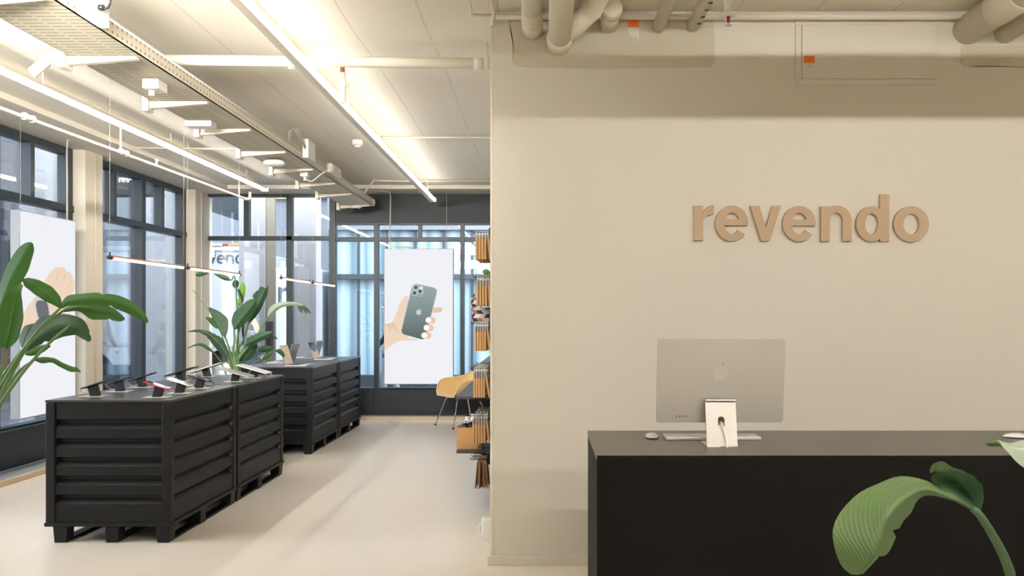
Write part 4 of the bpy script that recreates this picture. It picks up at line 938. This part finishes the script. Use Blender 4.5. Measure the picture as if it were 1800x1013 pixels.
def mouse(c, rz, label):
    t = thing('computer_mouse', label, 'mouse', c, rz, None); n = 18; w = WM[t.name]
    rows = []
    for i in range(n+1):
        th = -1+2*i/n; s = math.sqrt(max(0, 1-abs(th)**3.2)); rows.append([(.029*s*math.sin(u), .0565*th, .0045+.0175*max(0, (1-th*th))**.7*math.cos(u)) for u in [(-PI/2+PI*j/10) for j in range(11)]])
    m = MB().grid(rows, uv=False); m.bm.transform(w); m.build('shell', 'white', t)
    m = MB().prism([(.026*math.cos(i*PI/14), .050*math.sin(i*PI/14), .0005) for i in range(28)], (0, 0, .0045)); m.bm.transform(w); m.build('base', 'black_plastic', t)
q = PZ(1148.5, 772, DT); mouse((q.x, q.y+.045, DT), 0, 'white mouse beside the keyboard and desktop computer')
q = PZ(1791, 771, DT); mouse((q.x, q.y+.02, DT), PI/2-.5, 'white mouse alone at the far end of the sales desk')
# ================================================================ plants
def leaf_surface(parent, rows, m, n=26, cols=9, sag=.0, name='leaf', tears=0, seed=0, label=None, wav=.03, cuts=()):
    """rows: (edge A, midrib, edge B), each a world point; smooth blade through them"""
    A = catmull([r[0] for r in rows], n); Mi = catmull([r[1] for r in rows], n); Bq = catmull([r[2] for r in rows], n)
    rnd = random.Random(seed); cutA = {rnd.randrange(4, n-3) for _ in range(tears)}; cutB = {rnd.randrange(4, n-3) for _ in range(tears)}
    g = []
    for i in range(n):
        a, c, b = A[i], Mi[i], Bq[i]
        if i in cutA: a = c.lerp(a, .72)
        if i in cutB: b = c.lerp(b, .72)
        if i in cuts: b = c.lerp(b, .62)
        a = c.lerp(a, 1+wav*math.sin(i*1.1+seed)); b = c.lerp(b, 1+wav*math.sin(i*.9+seed+1))
        row = []
        for j in range(cols):
            t = j/(cols-1)*2-1; e = a if t < 0 else b; u = abs(t)
            p = c.lerp(e, u); p = p + Vector((0, 0, sag*math.sin(u*PI))); row.append(p)
        g.append(row)
    o = MB().grid(g).build(name, m, parent, normals=False)
    if label: o['label'] = label
    return o
def leaf(parent, mid, m, Y, fold=.03, conv=None, **kw):
    """mid: (px, py, half width A, half width B[, depth]) along the midrib in the photo's pixels"""
    cv = conv or (lambda x, y: (x, y)); pts = [cv(r[0], r[1]) for r in mid]; rows = []
    for i, r in enumerate(mid):
        y = Y+(r[4] if len(r) > 4 else 0); a, b = pts[max(i-1, 0)], pts[min(i+1, len(pts)-1)]
        tx, ty = b[0]-a[0], b[1]-a[1]; l = math.hypot(tx, ty) or 1; nx, ny = ty/l, -tx/l; px, py = pts[i]; s = kw.get('ws', 1)
        ka = fold*r[2]/30.0; kb = fold*r[3]/30.0
        rows.append((P(px+nx*r[2]*s, py+ny*r[2]*s, y+ka), P(px, py, y), P(px-nx*r[3]*s, py-ny*r[3]*s, y+kb)))
    kw.pop('ws', None)
    return leaf_surface(parent, rows, m, **kw)
def stalk(parent, pts, Y, r0, r1, m='stem', conv=None, name='stem', end=None):
    cv = conv or (lambda x, y: (x, y)); q = []
    for p in pts: x, y = cv(p[0], p[1]); q.append(P(x, y, Y+(p[2] if len(p) > 2 else 0)))
    if end is not None: q.append(Vector(end))
    q = catmull(q, 18); return MB().tube(q, [r0+(r1-r0)*i/17 for i in range(18)], 8).build(name, m, parent)
def pot(t, x, y, r, h, m='pot'):
    MB().lathe((x, y, 0), [(r*.72, 0), (r*.78, .01), (r, h-.01), (r, h), (r*.92, h), (r*.9, h-.05)], 32).build('pot', m, t)
    MB().lathe((x, y, h-.06), [(.001, .0), (r*.9, 0), (r*.88, .012), (.001, .02)], 28).build('soil', 'soil', t)
# plant by the side window, its pot outside the frame
px_, py_ = -3.25, 4.35
t = thing('potted_plant', 'tall broad leaved plant reaching in front of the watch lightbox', 'plant', (px_, py_, 0)); pot(t, px_, py_, .24, .42)
ep = lambda dx, dy: (px_+dx, py_+dy, .40)
Yl = 4.4
leaf(t, [(-2, 548, 3, 3), (8, 522, 13, 14), (22, 490, 18, 18), (38, 458, 18, 17), (50, 436, 12, 11), (56, 427, 3, 3)], 'leaf', Yl, seed=1)
leaf(t, [(38, 500, 3, 4, .02), (30, 515, 8, 14), (24, 535, 17, 20), (18, 565, 22, 22), (13, 592, 19, 22), (9, 608, 10, 12), (7, 614, 3, 3)], 'leaf', Yl-.15, seed=2, fold=-.02)
leaf(t, [(108, 541, 3, 3, .1), (96, 528, 12, 9, .08), (80, 514, 14, 14, .05), (62, 502, 11, 13), (48, 496, 8, 9), (40, 492, 2, 2)][::-1], 'leaf', Yl, seed=3, fold=.04)
leaf(t, [(106, 541, 3, 3), (122, 531, 11, 7), (148, 527, 11, 10), (178, 526, 11, 12), (207, 531, 11, 13), (235, 544, 10, 11), (252, 558, 6, 7), (260, 567, 2, 2)], 'leaf', Yl+.1, seed=4, tears=1, fold=.05)
leaf(t, [(112, 546, 3, 3), (138, 541, 8, 7), (165, 545, 13, 17), (195, 553, 12, 10), (212, 559, 6, 7), (219, 561, 2, 2)], 'leaf', Yl+.2, seed=5, tears=1, fold=.05)
leaf(t, [(40, 618, 3, 3), (62, 600, 20, 10), (88, 584, 30, 16), (112, 574, 22, 18), (136, 576, 18, 14), (150, 588, 10, 10), (158, 600, 3, 3)], 'leaf_dark', Yl+.3, seed=6, tears=1, fold=.05)
leaf(t, [(40, 612, 3, 3), (44, 596, 10, 10), (52, 582, 12, 12), (64, 574, 6, 8), (68, 573, 2, 2)], 'leaf_dark', Yl+.35, seed=7)
leaf(t, [(44, 622, 3, 3), (56, 620, 6, 6), (70, 615, 7, 7), (88, 607, 3, 3)], 'leaf', Yl+.25, seed=8)
leaf(t, [(60, 632, 2, 2), (74, 633, 5, 6), (92, 634, 5, 4), (108, 641, 4, 5), (124, 650, 6, 4), (134, 650, 4, 4), (142, 654, 1, 1)], 'leaf', Yl+.1, seed=9, fold=.05)
for k, (p, dy, r) in enumerate((([(107, 541), (70, 578), (30, 632), (-15, 710), (-60, 800)], .1, 4), ([(112, 546), (80, 570), (40, 615), (0, 672), (-50, 780)], .2, 4), ([(62, 632), (35, 652), (8, 690), (-30, 760)], .1, 3),
        ([(88, 560), (60, 590), (30, 640), (0, 700), (-30, 770)], .15, 4), ([(122, 572), (80, 610), (40, 655), (0, 712), (-30, 765)], .05, 4), ([(-2, 548), (-14, 590), (-40, 680), (-70, 790)], 0, 4), ([(9, 610), (4, 645), (-8, 690), (-40, 780)], -.15, 4), ([(40, 618), (24, 640), (0, 668), (-40, 760)], .3, 4))):
    stalk(t, p, Yl+dy, .006, .012, 'stem', end=ep(random.uniform(-.08, .08), random.uniform(-.08, .08)))
# plant between the crates
cx_, cy_ = -2.93, 8.66
t = thing('potted_plant', 'bushy broad leaved plant standing between the two pairs of crates', 'plant', (cx_, cy_, 0)); pot(t, cx_, cy_, .26, .62)
c2 = lambda x, y: (x/4.825+320, y/4.825+470); Ym = 8.66; k = 1/4.825
def L2(mid, m, dY=0, **kw): leaf(t, [tuple([r[0], r[1], r[2]*k, r[3]*k]+list(r[4:])) for r in mid], m, Ym+dY, conv=c2, fold=kw.pop('fold', .12), **kw)
L2([(440, 528, 6, 6), (470, 480, 60, 45), (510, 420, 75, 58), (555, 370, 68, 55), (595, 320, 55, 40), (622, 285, 30, 12)], 'leaf_dark', -.12, seed=11)
L2([(565, 470, 8, 8), (600, 400, 40, 35), (640, 320, 70, 42), (672, 250, 66, 40), (695, 205, 50, 28), (705, 175, 40, 14)], 'leaf_dark', .08, seed=12, tears=2)
L2([(728, 152, 3, 3), (722, 190, 10, 8), (705, 240, 16, 10), (690, 290, 8, 8)], 'leaf_dark', .1, seed=13)
L2([(225, 342, 5, 10), (255, 400, 12, 60), (290, 465, 14, 95), (325, 530, 12, 80), (355, 580, 8, 30), (365, 592, 3, 3)][::-1], 'leaf_dark', -.05, seed=14, fold=.06)
L2([(205, 425, 8, 8), (240, 450, 24, 18), (275, 490, 26, 18), (300, 520, 6, 6)], 'leaf', .1, seed=15)
L2([(390, 760, 6, 6), (345, 690, 42, 36), (300, 630, 48, 44), (250, 585, 36, 34), (190, 552, 20, 20), (120, 538, 12, 10), (48, 548, 3, 3)], 'leaf_dark', -.1, seed=16, tears=3)
L2([(270, 725, 5, 5), (225, 690, 14, 14), (170, 658, 14, 14), (120, 658, 8, 9), (42, 690, 2, 2)], 'leaf_dark', -.2, seed=17)
L2([(535, 660, 6, 6), (580, 632, 36, 36), (640, 602, 42, 36), (700, 578, 34, 34), (745, 560, 20, 20), (768, 548, 4, 4)], 'leaf_dark', -.1, seed=18, tears=1)
L2([(755, 580, 4, 4), (780, 592, 14, 14), (808, 612, 3, 3)], 'leaf_dark', -.05, seed=19)
L2([(730, 420, 8, 8), (760, 375, 34, 26), (810, 335, 34, 24), (870, 312, 20, 22), (930, 305, 12, 22), (985, 312, 10, 18), (1020, 325, 8, 10)], 'leaf_pale', -.05, seed=20, fold=.2)
for q in ([(985, 320, 6, 6), (1000, 350, 16, 16), (1018, 388, 4, 4)], [(1010, 325, 6, 6), (1035, 355, 12, 12), (1062, 398, 3, 3)], [(1030, 330, 5, 5), (1060, 360, 12, 10), (1093, 395, 3, 3)]): L2(q, 'leaf_dark', -.03, seed=21, name='leaf_finger')
L2([(520, 800, 6, 6), (550, 750, 46, 46), (585, 705, 52, 44), (620, 668, 24, 24), (640, 650, 3, 3)], 'leaf_dark', .05, seed=22, tears=1)
L2([(645, 712, 5, 5), (680, 695, 24, 28), (725, 690, 26, 30), (765, 680, 12, 12), (780, 672, 3, 3)], 'leaf_dark', .1, seed=23)
L2([(670, 792, 4, 4), (705, 768, 16, 18), (740, 742, 14, 16), (768, 722, 3, 3)], 'leaf', .12, seed=24)
L2([(512, 285, 5, 5), (512, 235, 24, 22), (514, 180, 28, 26), (516, 142, 16, 18), (518, 130, 3, 3)], 'leaf_bright', .12, seed=25)
L2([(470, 340, 5, 5), (484, 300, 22, 22), (500, 265, 16, 16), (508, 245, 3, 3)], 'leaf_bright', .14, seed=26)
L2([(415, 112, 4, 4), (375, 92, 22, 18), (320, 70, 18, 14), (262, 44, 5, 4)], 'leaf_dark', .1, seed=27)
L2([(245, 20, 4, 4), (215, 42, 12, 12), (165, 55, 22, 20), (125, 62, 16, 14), (112, 62, 4, 4)], 'leaf_dark', .05, seed=28)
L2([(455, 110, 20, 14), (452, 135, 30, 26), (455, 160, 26, 24), (465, 178, 8, 8)], 'leaf_dark', .08, seed=29)
L2([(475, 185, 8, 8), (488, 230, 18, 14), (505, 275, 14, 12), (515, 300, 4, 4)], 'leaf_dark', .08, seed=30)
L2([(790, 705, 5, 5), (825, 715, 22, 18), (860, 745, 14, 14), (872, 760, 3, 3)], 'leaf', .6, seed=31)
for p, r, mm in (([(88, 190), (160, 285), (250, 400), (320, 530), (400, 760)], .004, 'stem'), ([(440, 528), (445, 620), (440, 760)], .009, 'stem'), ([(565, 470), (520, 620), (455, 780)], .009, 'stem_dark'), ([(365, 590), (400, 690), (430, 800)], .009, 'stem'), ([(730, 420), (680, 500), (620, 600), (540, 700), (470, 820)], .008, 'stem'),
        ([(390, 760), (410, 820)], .01, 'stem'), ([(270, 725), (320, 790), (350, 850)], .006, 'stem_dark'), ([(535, 660), (500, 730), (450, 830)], .009, 'stem'), ([(520, 800), (480, 850)], .008, 'stem_dark'), ([(680, 730), (640, 790), (600, 840)], .005, 'stem_dark'), ([(455, 170), (480, 220), (505, 300), (495, 480), (465, 700)], .007, 'stem_dark'), ([(262, 44), (330, 75), (415, 110), (455, 150)], .005, 'stem_dark'), ([(540, 690), (470, 790), (440, 880)], .009, 'stem'), ([(340, 590), (400, 760), (415, 850)], .008, 'stem')):
    stalk(t, p, Ym, r, r*1.5, mm, conv=c2, end=(cx_+random.uniform(-.1, .1), cy_+random.uniform(-.1, .1), .58))
# plant in front of the desk, only the top of it in the frame
rx_, ry_ = 1.45, 2.15
t = thing('potted_plant', 'arching broad leaved plant in front of the black desk', 'plant', (rx_, ry_, 0)); pot(t, rx_, ry_, .22, .4)
c3 = lambda x, y: (x/3.617+1400, y/3.617+733); Yr = 2.2
def W(x, y, d=0): return P(*c3(x, y), Yr+d)
rows = [((1168, 612, .02), (1170, 620, 0), (1172, 628, .01)), ((1050, 530, .03), (1058, 548, 0), (1062, 566, .02)), ((935, 458, .06), (945, 500, 0), (985, 530, .03)), ((800, 398, .09), (830, 462, 0), (842, 500, .02)),
        ((660, 378, .10), (735, 490, -.02), (772, 530, .02)), ((530, 420, .09), (655, 545, -.05), (728, 610, .02)), ((400, 485, .06), (590, 620, -.07), (678, 668, .02)), ((290, 590, .03), (548, 720, -.08), (635, 760, .02)), ((232, 715, .0), (516, 820, -.09), (585, 865, .02)),
        ((240, 820, -.02), (492, 900, -.09), (520, 900, .0)), ((280, 940, -.03), (440, 965, -.08), (472, 948, -.02)), ((345, 1003, -.05), (392, 1006, -.07), (425, 998, -.04))]
leaf_surface(t, [tuple(W(*p) for p in r) for r in rows], 'leaf_right', n=40, cols=13, seed=41, wav=.006, cuts=(24, 31))
rows = [((1172, 612, .0), (1160, 600, .05), (1140, 592, .02)), ((1190, 500, .03), (1110, 520, .12), (1030, 540, .03)), ((1172, 425, .05), (1050, 450, .16), (945, 472, .04)), ((1120, 375, .06), (1000, 400, .16), (860, 408, .06)), ((1050, 340, .05), (970, 362, .12), (885, 352, .06)), ((985, 325, .04), (950, 338, .06), (892, 345, .05))]
leaf_surface(t, [tuple(W(*p) for p in r) for r in rows], 'leaf_dark', n=26, cols=11, seed=42)
rows = [((1060, 342, .05), (1062, 345, .045), (1065, 350, .045)), ((990, 320, .02), (985, 330, .04), (985, 338, .05)), ((925, 283, .0), (920, 315, .02), (905, 345, .05)), ((870, 300, .0), (872, 325, .01), (878, 348, .04)), ((846, 335, .01), (848, 345, .01), (852, 360, .02))]
leaf_surface(t, [tuple(W(*p) for p in r) for r in rows], 'leaf_right', n=20, cols=7, seed=43)
stalk(t, [(1120, 585), (1165, 625), (1230, 725), (1310, 870), (1365, 1015), (1420, 1200)], Yr, .0085, .015, 'stem_dark', conv=c3, end=(rx_, ry_, .38))
rows = [(P(1751, 773, 2.0), P(1753, 775, 2.0), P(1756, 779, 2.0)), (P(1776, 779, 2.03), P(1775, 786, 2.0), P(1772, 796, 1.98)), (P(1800, 773, 2.05), P(1800, 790, 2.0), P(1796, 820, 1.97)), (P(1850, 760, 2.1), P(1850, 800, 2.0), P(1850, 860, 1.97)), (P(1900, 830, 2.1), P(1895, 840, 2.05), P(1890, 850, 2.0))]
leaf_surface(t, rows, 'leaf_pale', n=20, cols=9, seed=44)
rows = [(P(1731, 780, 2.0), P(1732, 780.5, 2.0), P(1734, 782, 2.0)), (P(1745, 773.5, 2.0), P(1746, 779, 1.99), P(1740, 785.5, 2.0)), (P(1753, 774.5, 2.0), P(1754, 780, 1.99), P(1756, 785, 2.0)), (P(1764, 783, 2.0), P(1765, 786, 2.0), P(1766, 789, 2.0))]
leaf_surface(t, rows, 'leaf_right', n=14, cols=7, seed=45)
MB().tube(catmull([P(1892, 842, 2.05), P(1900, 900, 2.08), P(1880, 1050, 2.1), (rx_+.03, ry_, .38)], 14), [.008+.006*i/13 for i in range(14)], 8).build('stem', 'stem_dark', t)
# ================================================================ shell chair
cxh, cyh = -1.06, 11.62
t = thing('shell_chair', 'yellow moulded shell armchair on thin metal legs beside the hanging packets', 'chair', (cxh, cyh, 0), math.atan2(-.55, -.83)); w = WM[t.name]
prof = [(.27, .405), (.25, .435), (.16, .425), (.03, .405), (-.1, .405), (-.2, .44), (-.265, .54), (-.305, .66), (-.33, .74)]
rimx = [.25, .24, .18, .06, -.08, -.2, -.28, -.325, -.335]; rimz = [.41, .47, .585, .615, .625, .65, .69, .735, .75]; hwid = [.24, .27, .305, .315, .31, .29, .26, .22, .17]
def shell_rows(off=0):
    rows = []
    P1 = catmull([(a, b, 0) for a, b in prof], 24); P2 = catmull([(a, b, c) for a, b, c in zip(rimx, rimz, hwid)], 24)
    for p, q in zip(P1, P2):
        row = []
        for j in range(21):
            s = j/20*2-1; u = abs(s); f = min(1, u/.98)**3.0; row.append(Vector((p.x+(q.x-p.x)*f, q.z*(math.sin(u*PI/2)**.85)*(1 if s > 0 else -1), p.y+(q.y-p.y)*f)))
        rows.append(row)
    return rows
R = shell_rows(); m = MB().grid(R, uv=False); m.bm.transform(w); o = m.build('seat_shell', 'shell', t)
s = o.modifiers.new('solid', 'SOLIDIFY'); s.thickness = .008; s.offset = 0
edge = [r[0] for r in R]+R[-1][1:]+[r[-1] for r in R[::-1]][1:]+R[0][::-1][1:-1]; edge.append(edge[0])
m = MB().tube(edge, .008, 8); m.bm.transform(w); m.build('shell_rim', 'rim', t)
for sx in (1, -1):
    for sy in (1, -1):
        m = MB().tube(catmull([(.06*sx, .05*sy, .385), (.13*sx, .13*sy, .375), (.17*sx, .17*sy, .33), (.27*sx, .25*sy, .012)], 14), .009, 10); m.bm.transform(w); l = m.build('leg', 'chrome', t)
        m = MB().cyl((.272*sx, .252*sy, 0), (.271*sx, .251*sy, .016), .013); m.bm.transform(w); m.build('foot_glide', 'rubber', l)
m = MB().box(-.09, .09, -.08, .08, .376, .392); m.bm.transform(w); m.build('seat_mount', 'black_plastic', t)
# ================================================================ accessory display on the wall side
def shelf(label, x0, y0, y1, z):
    t = thing('wall_shelf', label, 'shelf', (XW, y0, z)); B(x0, XW-.001, y0, y1, z-.022, z).build('shelf_board', 'grey_shelf', t, bevel=.002)
    for y in (y0+.1, y1-.1): MB().prism([(XW-.001, y, z-.022), (x0+.1, y, z-.022), (XW-.001, y, z-.1)], (0, .012, 0)).build('shelf_bracket', 'black_plastic', t)
shelf('dark wall shelf beside the yellow chair', -.705, 7.1, 8.9, .80)
shelf('upper dark wall shelf behind the hanging packets', -.705, 8.72, 11.5, .925)
shelf('low black shelf under the open kraft carton', -.70, 7.12, 7.6, .362)
tag(B(XW-.012, XW-.0005, 6.3, 11.8, .06, 2.3).build('packet_display_board', 'black_plastic'), 'dark backing panel behind the hanging packets on the wall side', 'panel')
def hook_row(name, glabel, y_hook, y_top, y_bot, px0, px1, n, Y, rows=3, step=.19, skew=0.0, m='kraft', th=.018, hdr=True, tips=False, which=''):
    zh = P(0, y_hook, Y).z; zt = P(0, y_top, Y).z; zb = P(0, y_bot, Y).z; x0, x1 = P(px0, 0, Y).x, P(px1, 0, Y).x
    t = thing('display_hook_rail', 'black hook rail carrying the ' + which, 'hook rail', (XW, Y, zh), 0, 'black hook rails on the display panel')
    MB().box(XW-.13, XW-.012, Y+.06, Y+.08, zh-.05, zh+.05).build('rail_plate', 'black_plastic', t, bevel=.015)
    for k in range(rows+1): MB().tube([(XW-.013, Y+k*step, zh), (x0-.035, Y+k*step, zh), (x0-.042, Y+k*step, zh+.012)], .0035, 6).build('hook', 'black_plastic', t)
    proto = None
    for k in range(rows):
        for i in range(n):
            x = x0+(x1-x0)*i/(n-1)+(0 if k == 0 else random.uniform(-.001, .001)); y = Y+k*step
            if proto is None:
                proto = thing('hanging_packet', glabel, 'packet', (x, y, zb), 0, name)
                B(x-th/2, x+th/2, y-.06, y+.06, zb, zt).build('card_sleeve', m, proto, bevel=.002)
                if hdr: 
                    B(x-th/2+.002, x+th/2-.002, y-.055, y+.055, zt+.0005, zt+(zh-zt)*.62).build('clear_header', 'clear', proto)
                    MB().tube(catmull([(x, y-.012, zt+(zh-zt)*.6), (x-.004, y-.008, zh-.006), (x+.003, y, zh+.009), (x+.006, y+.008, zh-.004), (x, y+.012, zt+(zh-zt)*.6)], 12), .0028, 6).build('hang_loop', 'off_white', proto)
                o = proto
            else: o = dup(proto, (x+((zt-zb)*math.sin(skew) if i >= n-1 else 0), y, zb))
            if skew and i >= n-1: o.rotation_euler = (0, -skew, 0)
            elif not hdr: o.rotation_euler = (0, (i-(n-1)/2)*-.025, random.uniform(-.2, .2))
for a in (('top row packets', 'kraft card packet hanging in the topmost row beside the wall edge', 409, 420, 457, 838.5, 859, 5, 7.0, 3, .19, .10, 'kraft', .019, True, False, 'topmost packets'),
          ('second row packets', 'kraft card packet hanging in the row just above the patterned pouches', 487, 503, 538, 840, 860, 5, 7.0, 3, .19, .06, 'kraft', .018, True, False, 'packets above the patterned pouches'),
          ('third row packets', 'kraft card packet hanging in the row just below the patterned pouches', 569, 583, 617, 836.5, 858, 6, 7.0, 3, .19, .12, 'kraft', .017, True, False, 'packets below the patterned pouches'),
          ('fourth row packets', 'kraft card packet hanging beside the yellow chair', 648, 664.5, 698, 834.5, 856, 6, 7.0, 4, .19, .16, 'kraft', .017, True, False, 'packets beside the yellow chair'),
          ('fifth row packets', 'kraft card packet hanging beside the open kraft carton', 731, 745, 779, 833, 857, 6, 6.95, 4, .19, .12, 'kraft', .018, True, False, 'packets beside the kraft carton'),
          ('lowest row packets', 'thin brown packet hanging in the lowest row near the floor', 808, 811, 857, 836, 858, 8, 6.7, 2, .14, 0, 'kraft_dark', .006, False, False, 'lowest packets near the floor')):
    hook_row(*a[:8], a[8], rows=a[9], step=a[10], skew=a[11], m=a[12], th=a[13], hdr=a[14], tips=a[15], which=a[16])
# extra empty hooks above the lowest packets
t = thing('display_hook_rail', 'short black hooks just under the low black shelf', 'hook rail', (XW, 6.8, .4), 0, 'black hook rails on the display panel')
B(XW-.02, XW-.012, 6.75, 7.1, .24, .36).build('rail_plate', 'black_plastic', t)
for i, (px, py) in enumerate(((842, 780), (841, 784), (840, 787), (833, 801), (831, 805), (829, 808))):
    q = P(px, py, 6.85+.06*(i % 3)); MB().tube([q, (XW-.013, q.y, q.z)], .0035, 6).build('hook', 'black_plastic', t)
# patterned pouches
def pouch(px0, px1, py0, py1, Y, label, name='pouch'):
    a, b = P(px0, py0, Y), P(px1, py1, Y); t = thing('patterned_pouch', label, 'pouch', ((a.x+b.x)/2, Y, b.z))
    B(a.x, b.x, Y+.002, Y+.05, b.z, a.z).build('pouch_body', 'chev_white', t, bevel=.006)
    mb = MB(); w, h = .045, .032; nx, nz = int((b.x-a.x)/w)+2, int((a.z-b.z)/h)+2; cols = ('chev_navy', 'chev_pink', 'chev_taupe', 'chev_white')
    clampx = lambda v: min(max(v, a.x+.002), b.x-.002); clampz = lambda v: min(max(v, b.z+.002), a.z-.002)
    for r in range(nz):
        for c in range(-1, nx):
            s = w*.5*(1 if r % 2 else -1); z0 = b.z+r*h; x0 = a.x+c*w+(s/2 if r % 2 else -s/2)
            q = [(x0, z0), (x0+w, z0), (x0+w+s, z0+h), (x0+s, z0+h)]; q = [(clampx(u), clampz(v)) for u, v in q]
            if max(v for u, v in q)-min(v for u, v in q) < .003 or max(u for u, v in q)-min(u for u, v in q) < .003: continue
            mb.use(cols[(c*2+r*3+(c//2)) % 4]); mb.prism([(u, Y+.0005, v) for u, v in q])
    mb.build('printed_pattern', None, t)
    MB().cyl(((a.x+b.x)/2-.004, Y+.025, a.z), ((a.x+b.x)/2+.004, Y+.025, a.z+.03), .006).build('hang_tab', 'black_plastic', t)
pouch(829, 861, 540, 566, 7.25, 'pouch with navy pink and white geometric print under the second packet row')
pouch(827.5, 838, 523, 541, 7.4, 'small dark printed pouch peeking out beside the second packet row')
tag(MB().sphere(P(854, 478, 9.0), .035, 1, .4, .8).sphere(P(858, 485, 9.0), .035, 1.2, .4, .6).build('green_packet', 'green_leafy'), 'small bright green item between the two upper packet rows', 'packet')
# kraft carton with small things inside
Yc = 7.2; a, b = P(803, 752, Yc), P(846, 789.5, Yc)
t = thing('open_carton', 'open kraft carton standing on the low black shelf', 'carton', ((a.x+b.x)/2, Yc+.1, .362)); x0, x1, z1 = a.x, b.x, a.z; z0 = .3625
MB().box(x0, x1, Yc, Yc+.004, z0, z1).box(x0, x1, Yc+.206, Yc+.21, z0, z1).box(x0, x0+.004, Yc+.004, Yc+.206, z0, z1).box(x1-.004, x1, Yc+.004, Yc+.206, z0, z1).box(x0+.004, x1-.004, Yc+.004, Yc+.206, z0, z0+.004).build('carton_body', 'kraft', t)
MB().box(x0+.006, x1-.006, Yc+.006, Yc+.204, z0+.005, z0+.1).build('inner_tray', 'black_plastic', t)
for i, (dx, dy, m, lb, r) in enumerate(((.06, .06, 'black_plastic', 'small black round gadget in the kraft carton, at its window side', .035), (.10, .10, 'black_plastic', 'small black round gadget in the kraft carton, nearest the packets', .035), (.07, .16, 'white', 'small white gadget lying in the kraft carton', .03), (.115, .15, 'alu_light', 'small silver white bottle shaped gadget in the kraft carton', .03))):
    tt = thing('gadget', lb, 'gadget', (x0+dx, Yc+dy, z0+.1))
    c = Vector((x0+dx, Yc+dy, z0+.102))
    if i < 2: MB().lathe(c, [(r*.4, 0), (r, .02), (r, .07), (r*.6, .1)], 16).build('body', m, tt); MB().lathe(c+Vector((0, 0, .1)), [(r*.4, 0), (r*.5, .006), (r*.3, .02)], 14).build('cap', 'alu', tt)
    else: MB().lathe(c, [(r*.6, 0), (r, .02), (r, .1), (r*.5, .13), (r*.5, .15)], 16).build('body', m, tt); MB().sphere(c+Vector((0, 0, .155)), r*.55).build('cap', 'black_plastic' if i == 2 else 'white', tt)
# ================================================================ sky, daylight and added fill lamps
w_ = bpy.data.worlds.new('overcast_sky'); sc.world = w_; w_.use_nodes = True; nt = w_.node_tree; bg = nt.nodes['Background']
tcw = nt.nodes.new('ShaderNodeTexCoord'); sx_ = nt.nodes.new('ShaderNodeSeparateXYZ'); rp = nt.nodes.new('ShaderNodeValToRGB')
nt.links.new(tcw.outputs['Generated'], sx_.inputs[0]); nt.links.new(sx_.outputs[2], rp.inputs[0]); nt.links.new(rp.outputs[0], bg.inputs[0])
rp.color_ramp.elements[0].color = (.78, .82, .88, 1); rp.color_ramp.elements[1].color = (.96, .97, 1.0, 1); bg.inputs[1].default_value = 12.0

def area(name, loc, rot, sx, sy, power, col=(1, .96, .91), spread=PI):
    l = bpy.data.lights.new(name, 'AREA'); l.shape = 'RECTANGLE'; l.size = sx; l.size_y = sy; l.energy = power; l.color = col; l.spread = spread
    o = bpy.data.objects.new(name, l); C.objects.link(o); o.location = loc; o.rotation_euler = rot; return o
area('rear_fill', (1.6, -1.5, 3.1), (math.radians(22), 0, 0), 4.5, 3.0, 12)  # unseen fill lamp added for soft light on the sign wall
area('upward_fill', (-3.4, 1.0, 1.3), (math.radians(90+34), 0, math.radians(0)), 2.0, 1.2, 5, spread=1.25)  # no fixture here, upward fill added for the ceiling
area('ceiling_fill', (-2.7, 2.7, 2.74), (math.radians(97), 0, math.radians(2)), 2.2, .2, 66, spread=1.0)  # added fill grazing along the ceiling, no real fitting
area('floor_fill', (-1.5, 3.4, 3.18), (math.radians(66), 0, math.radians(4)), 1.4, .5, 30, spread=.95)  # added fill lamp that lifts the floor towards the back
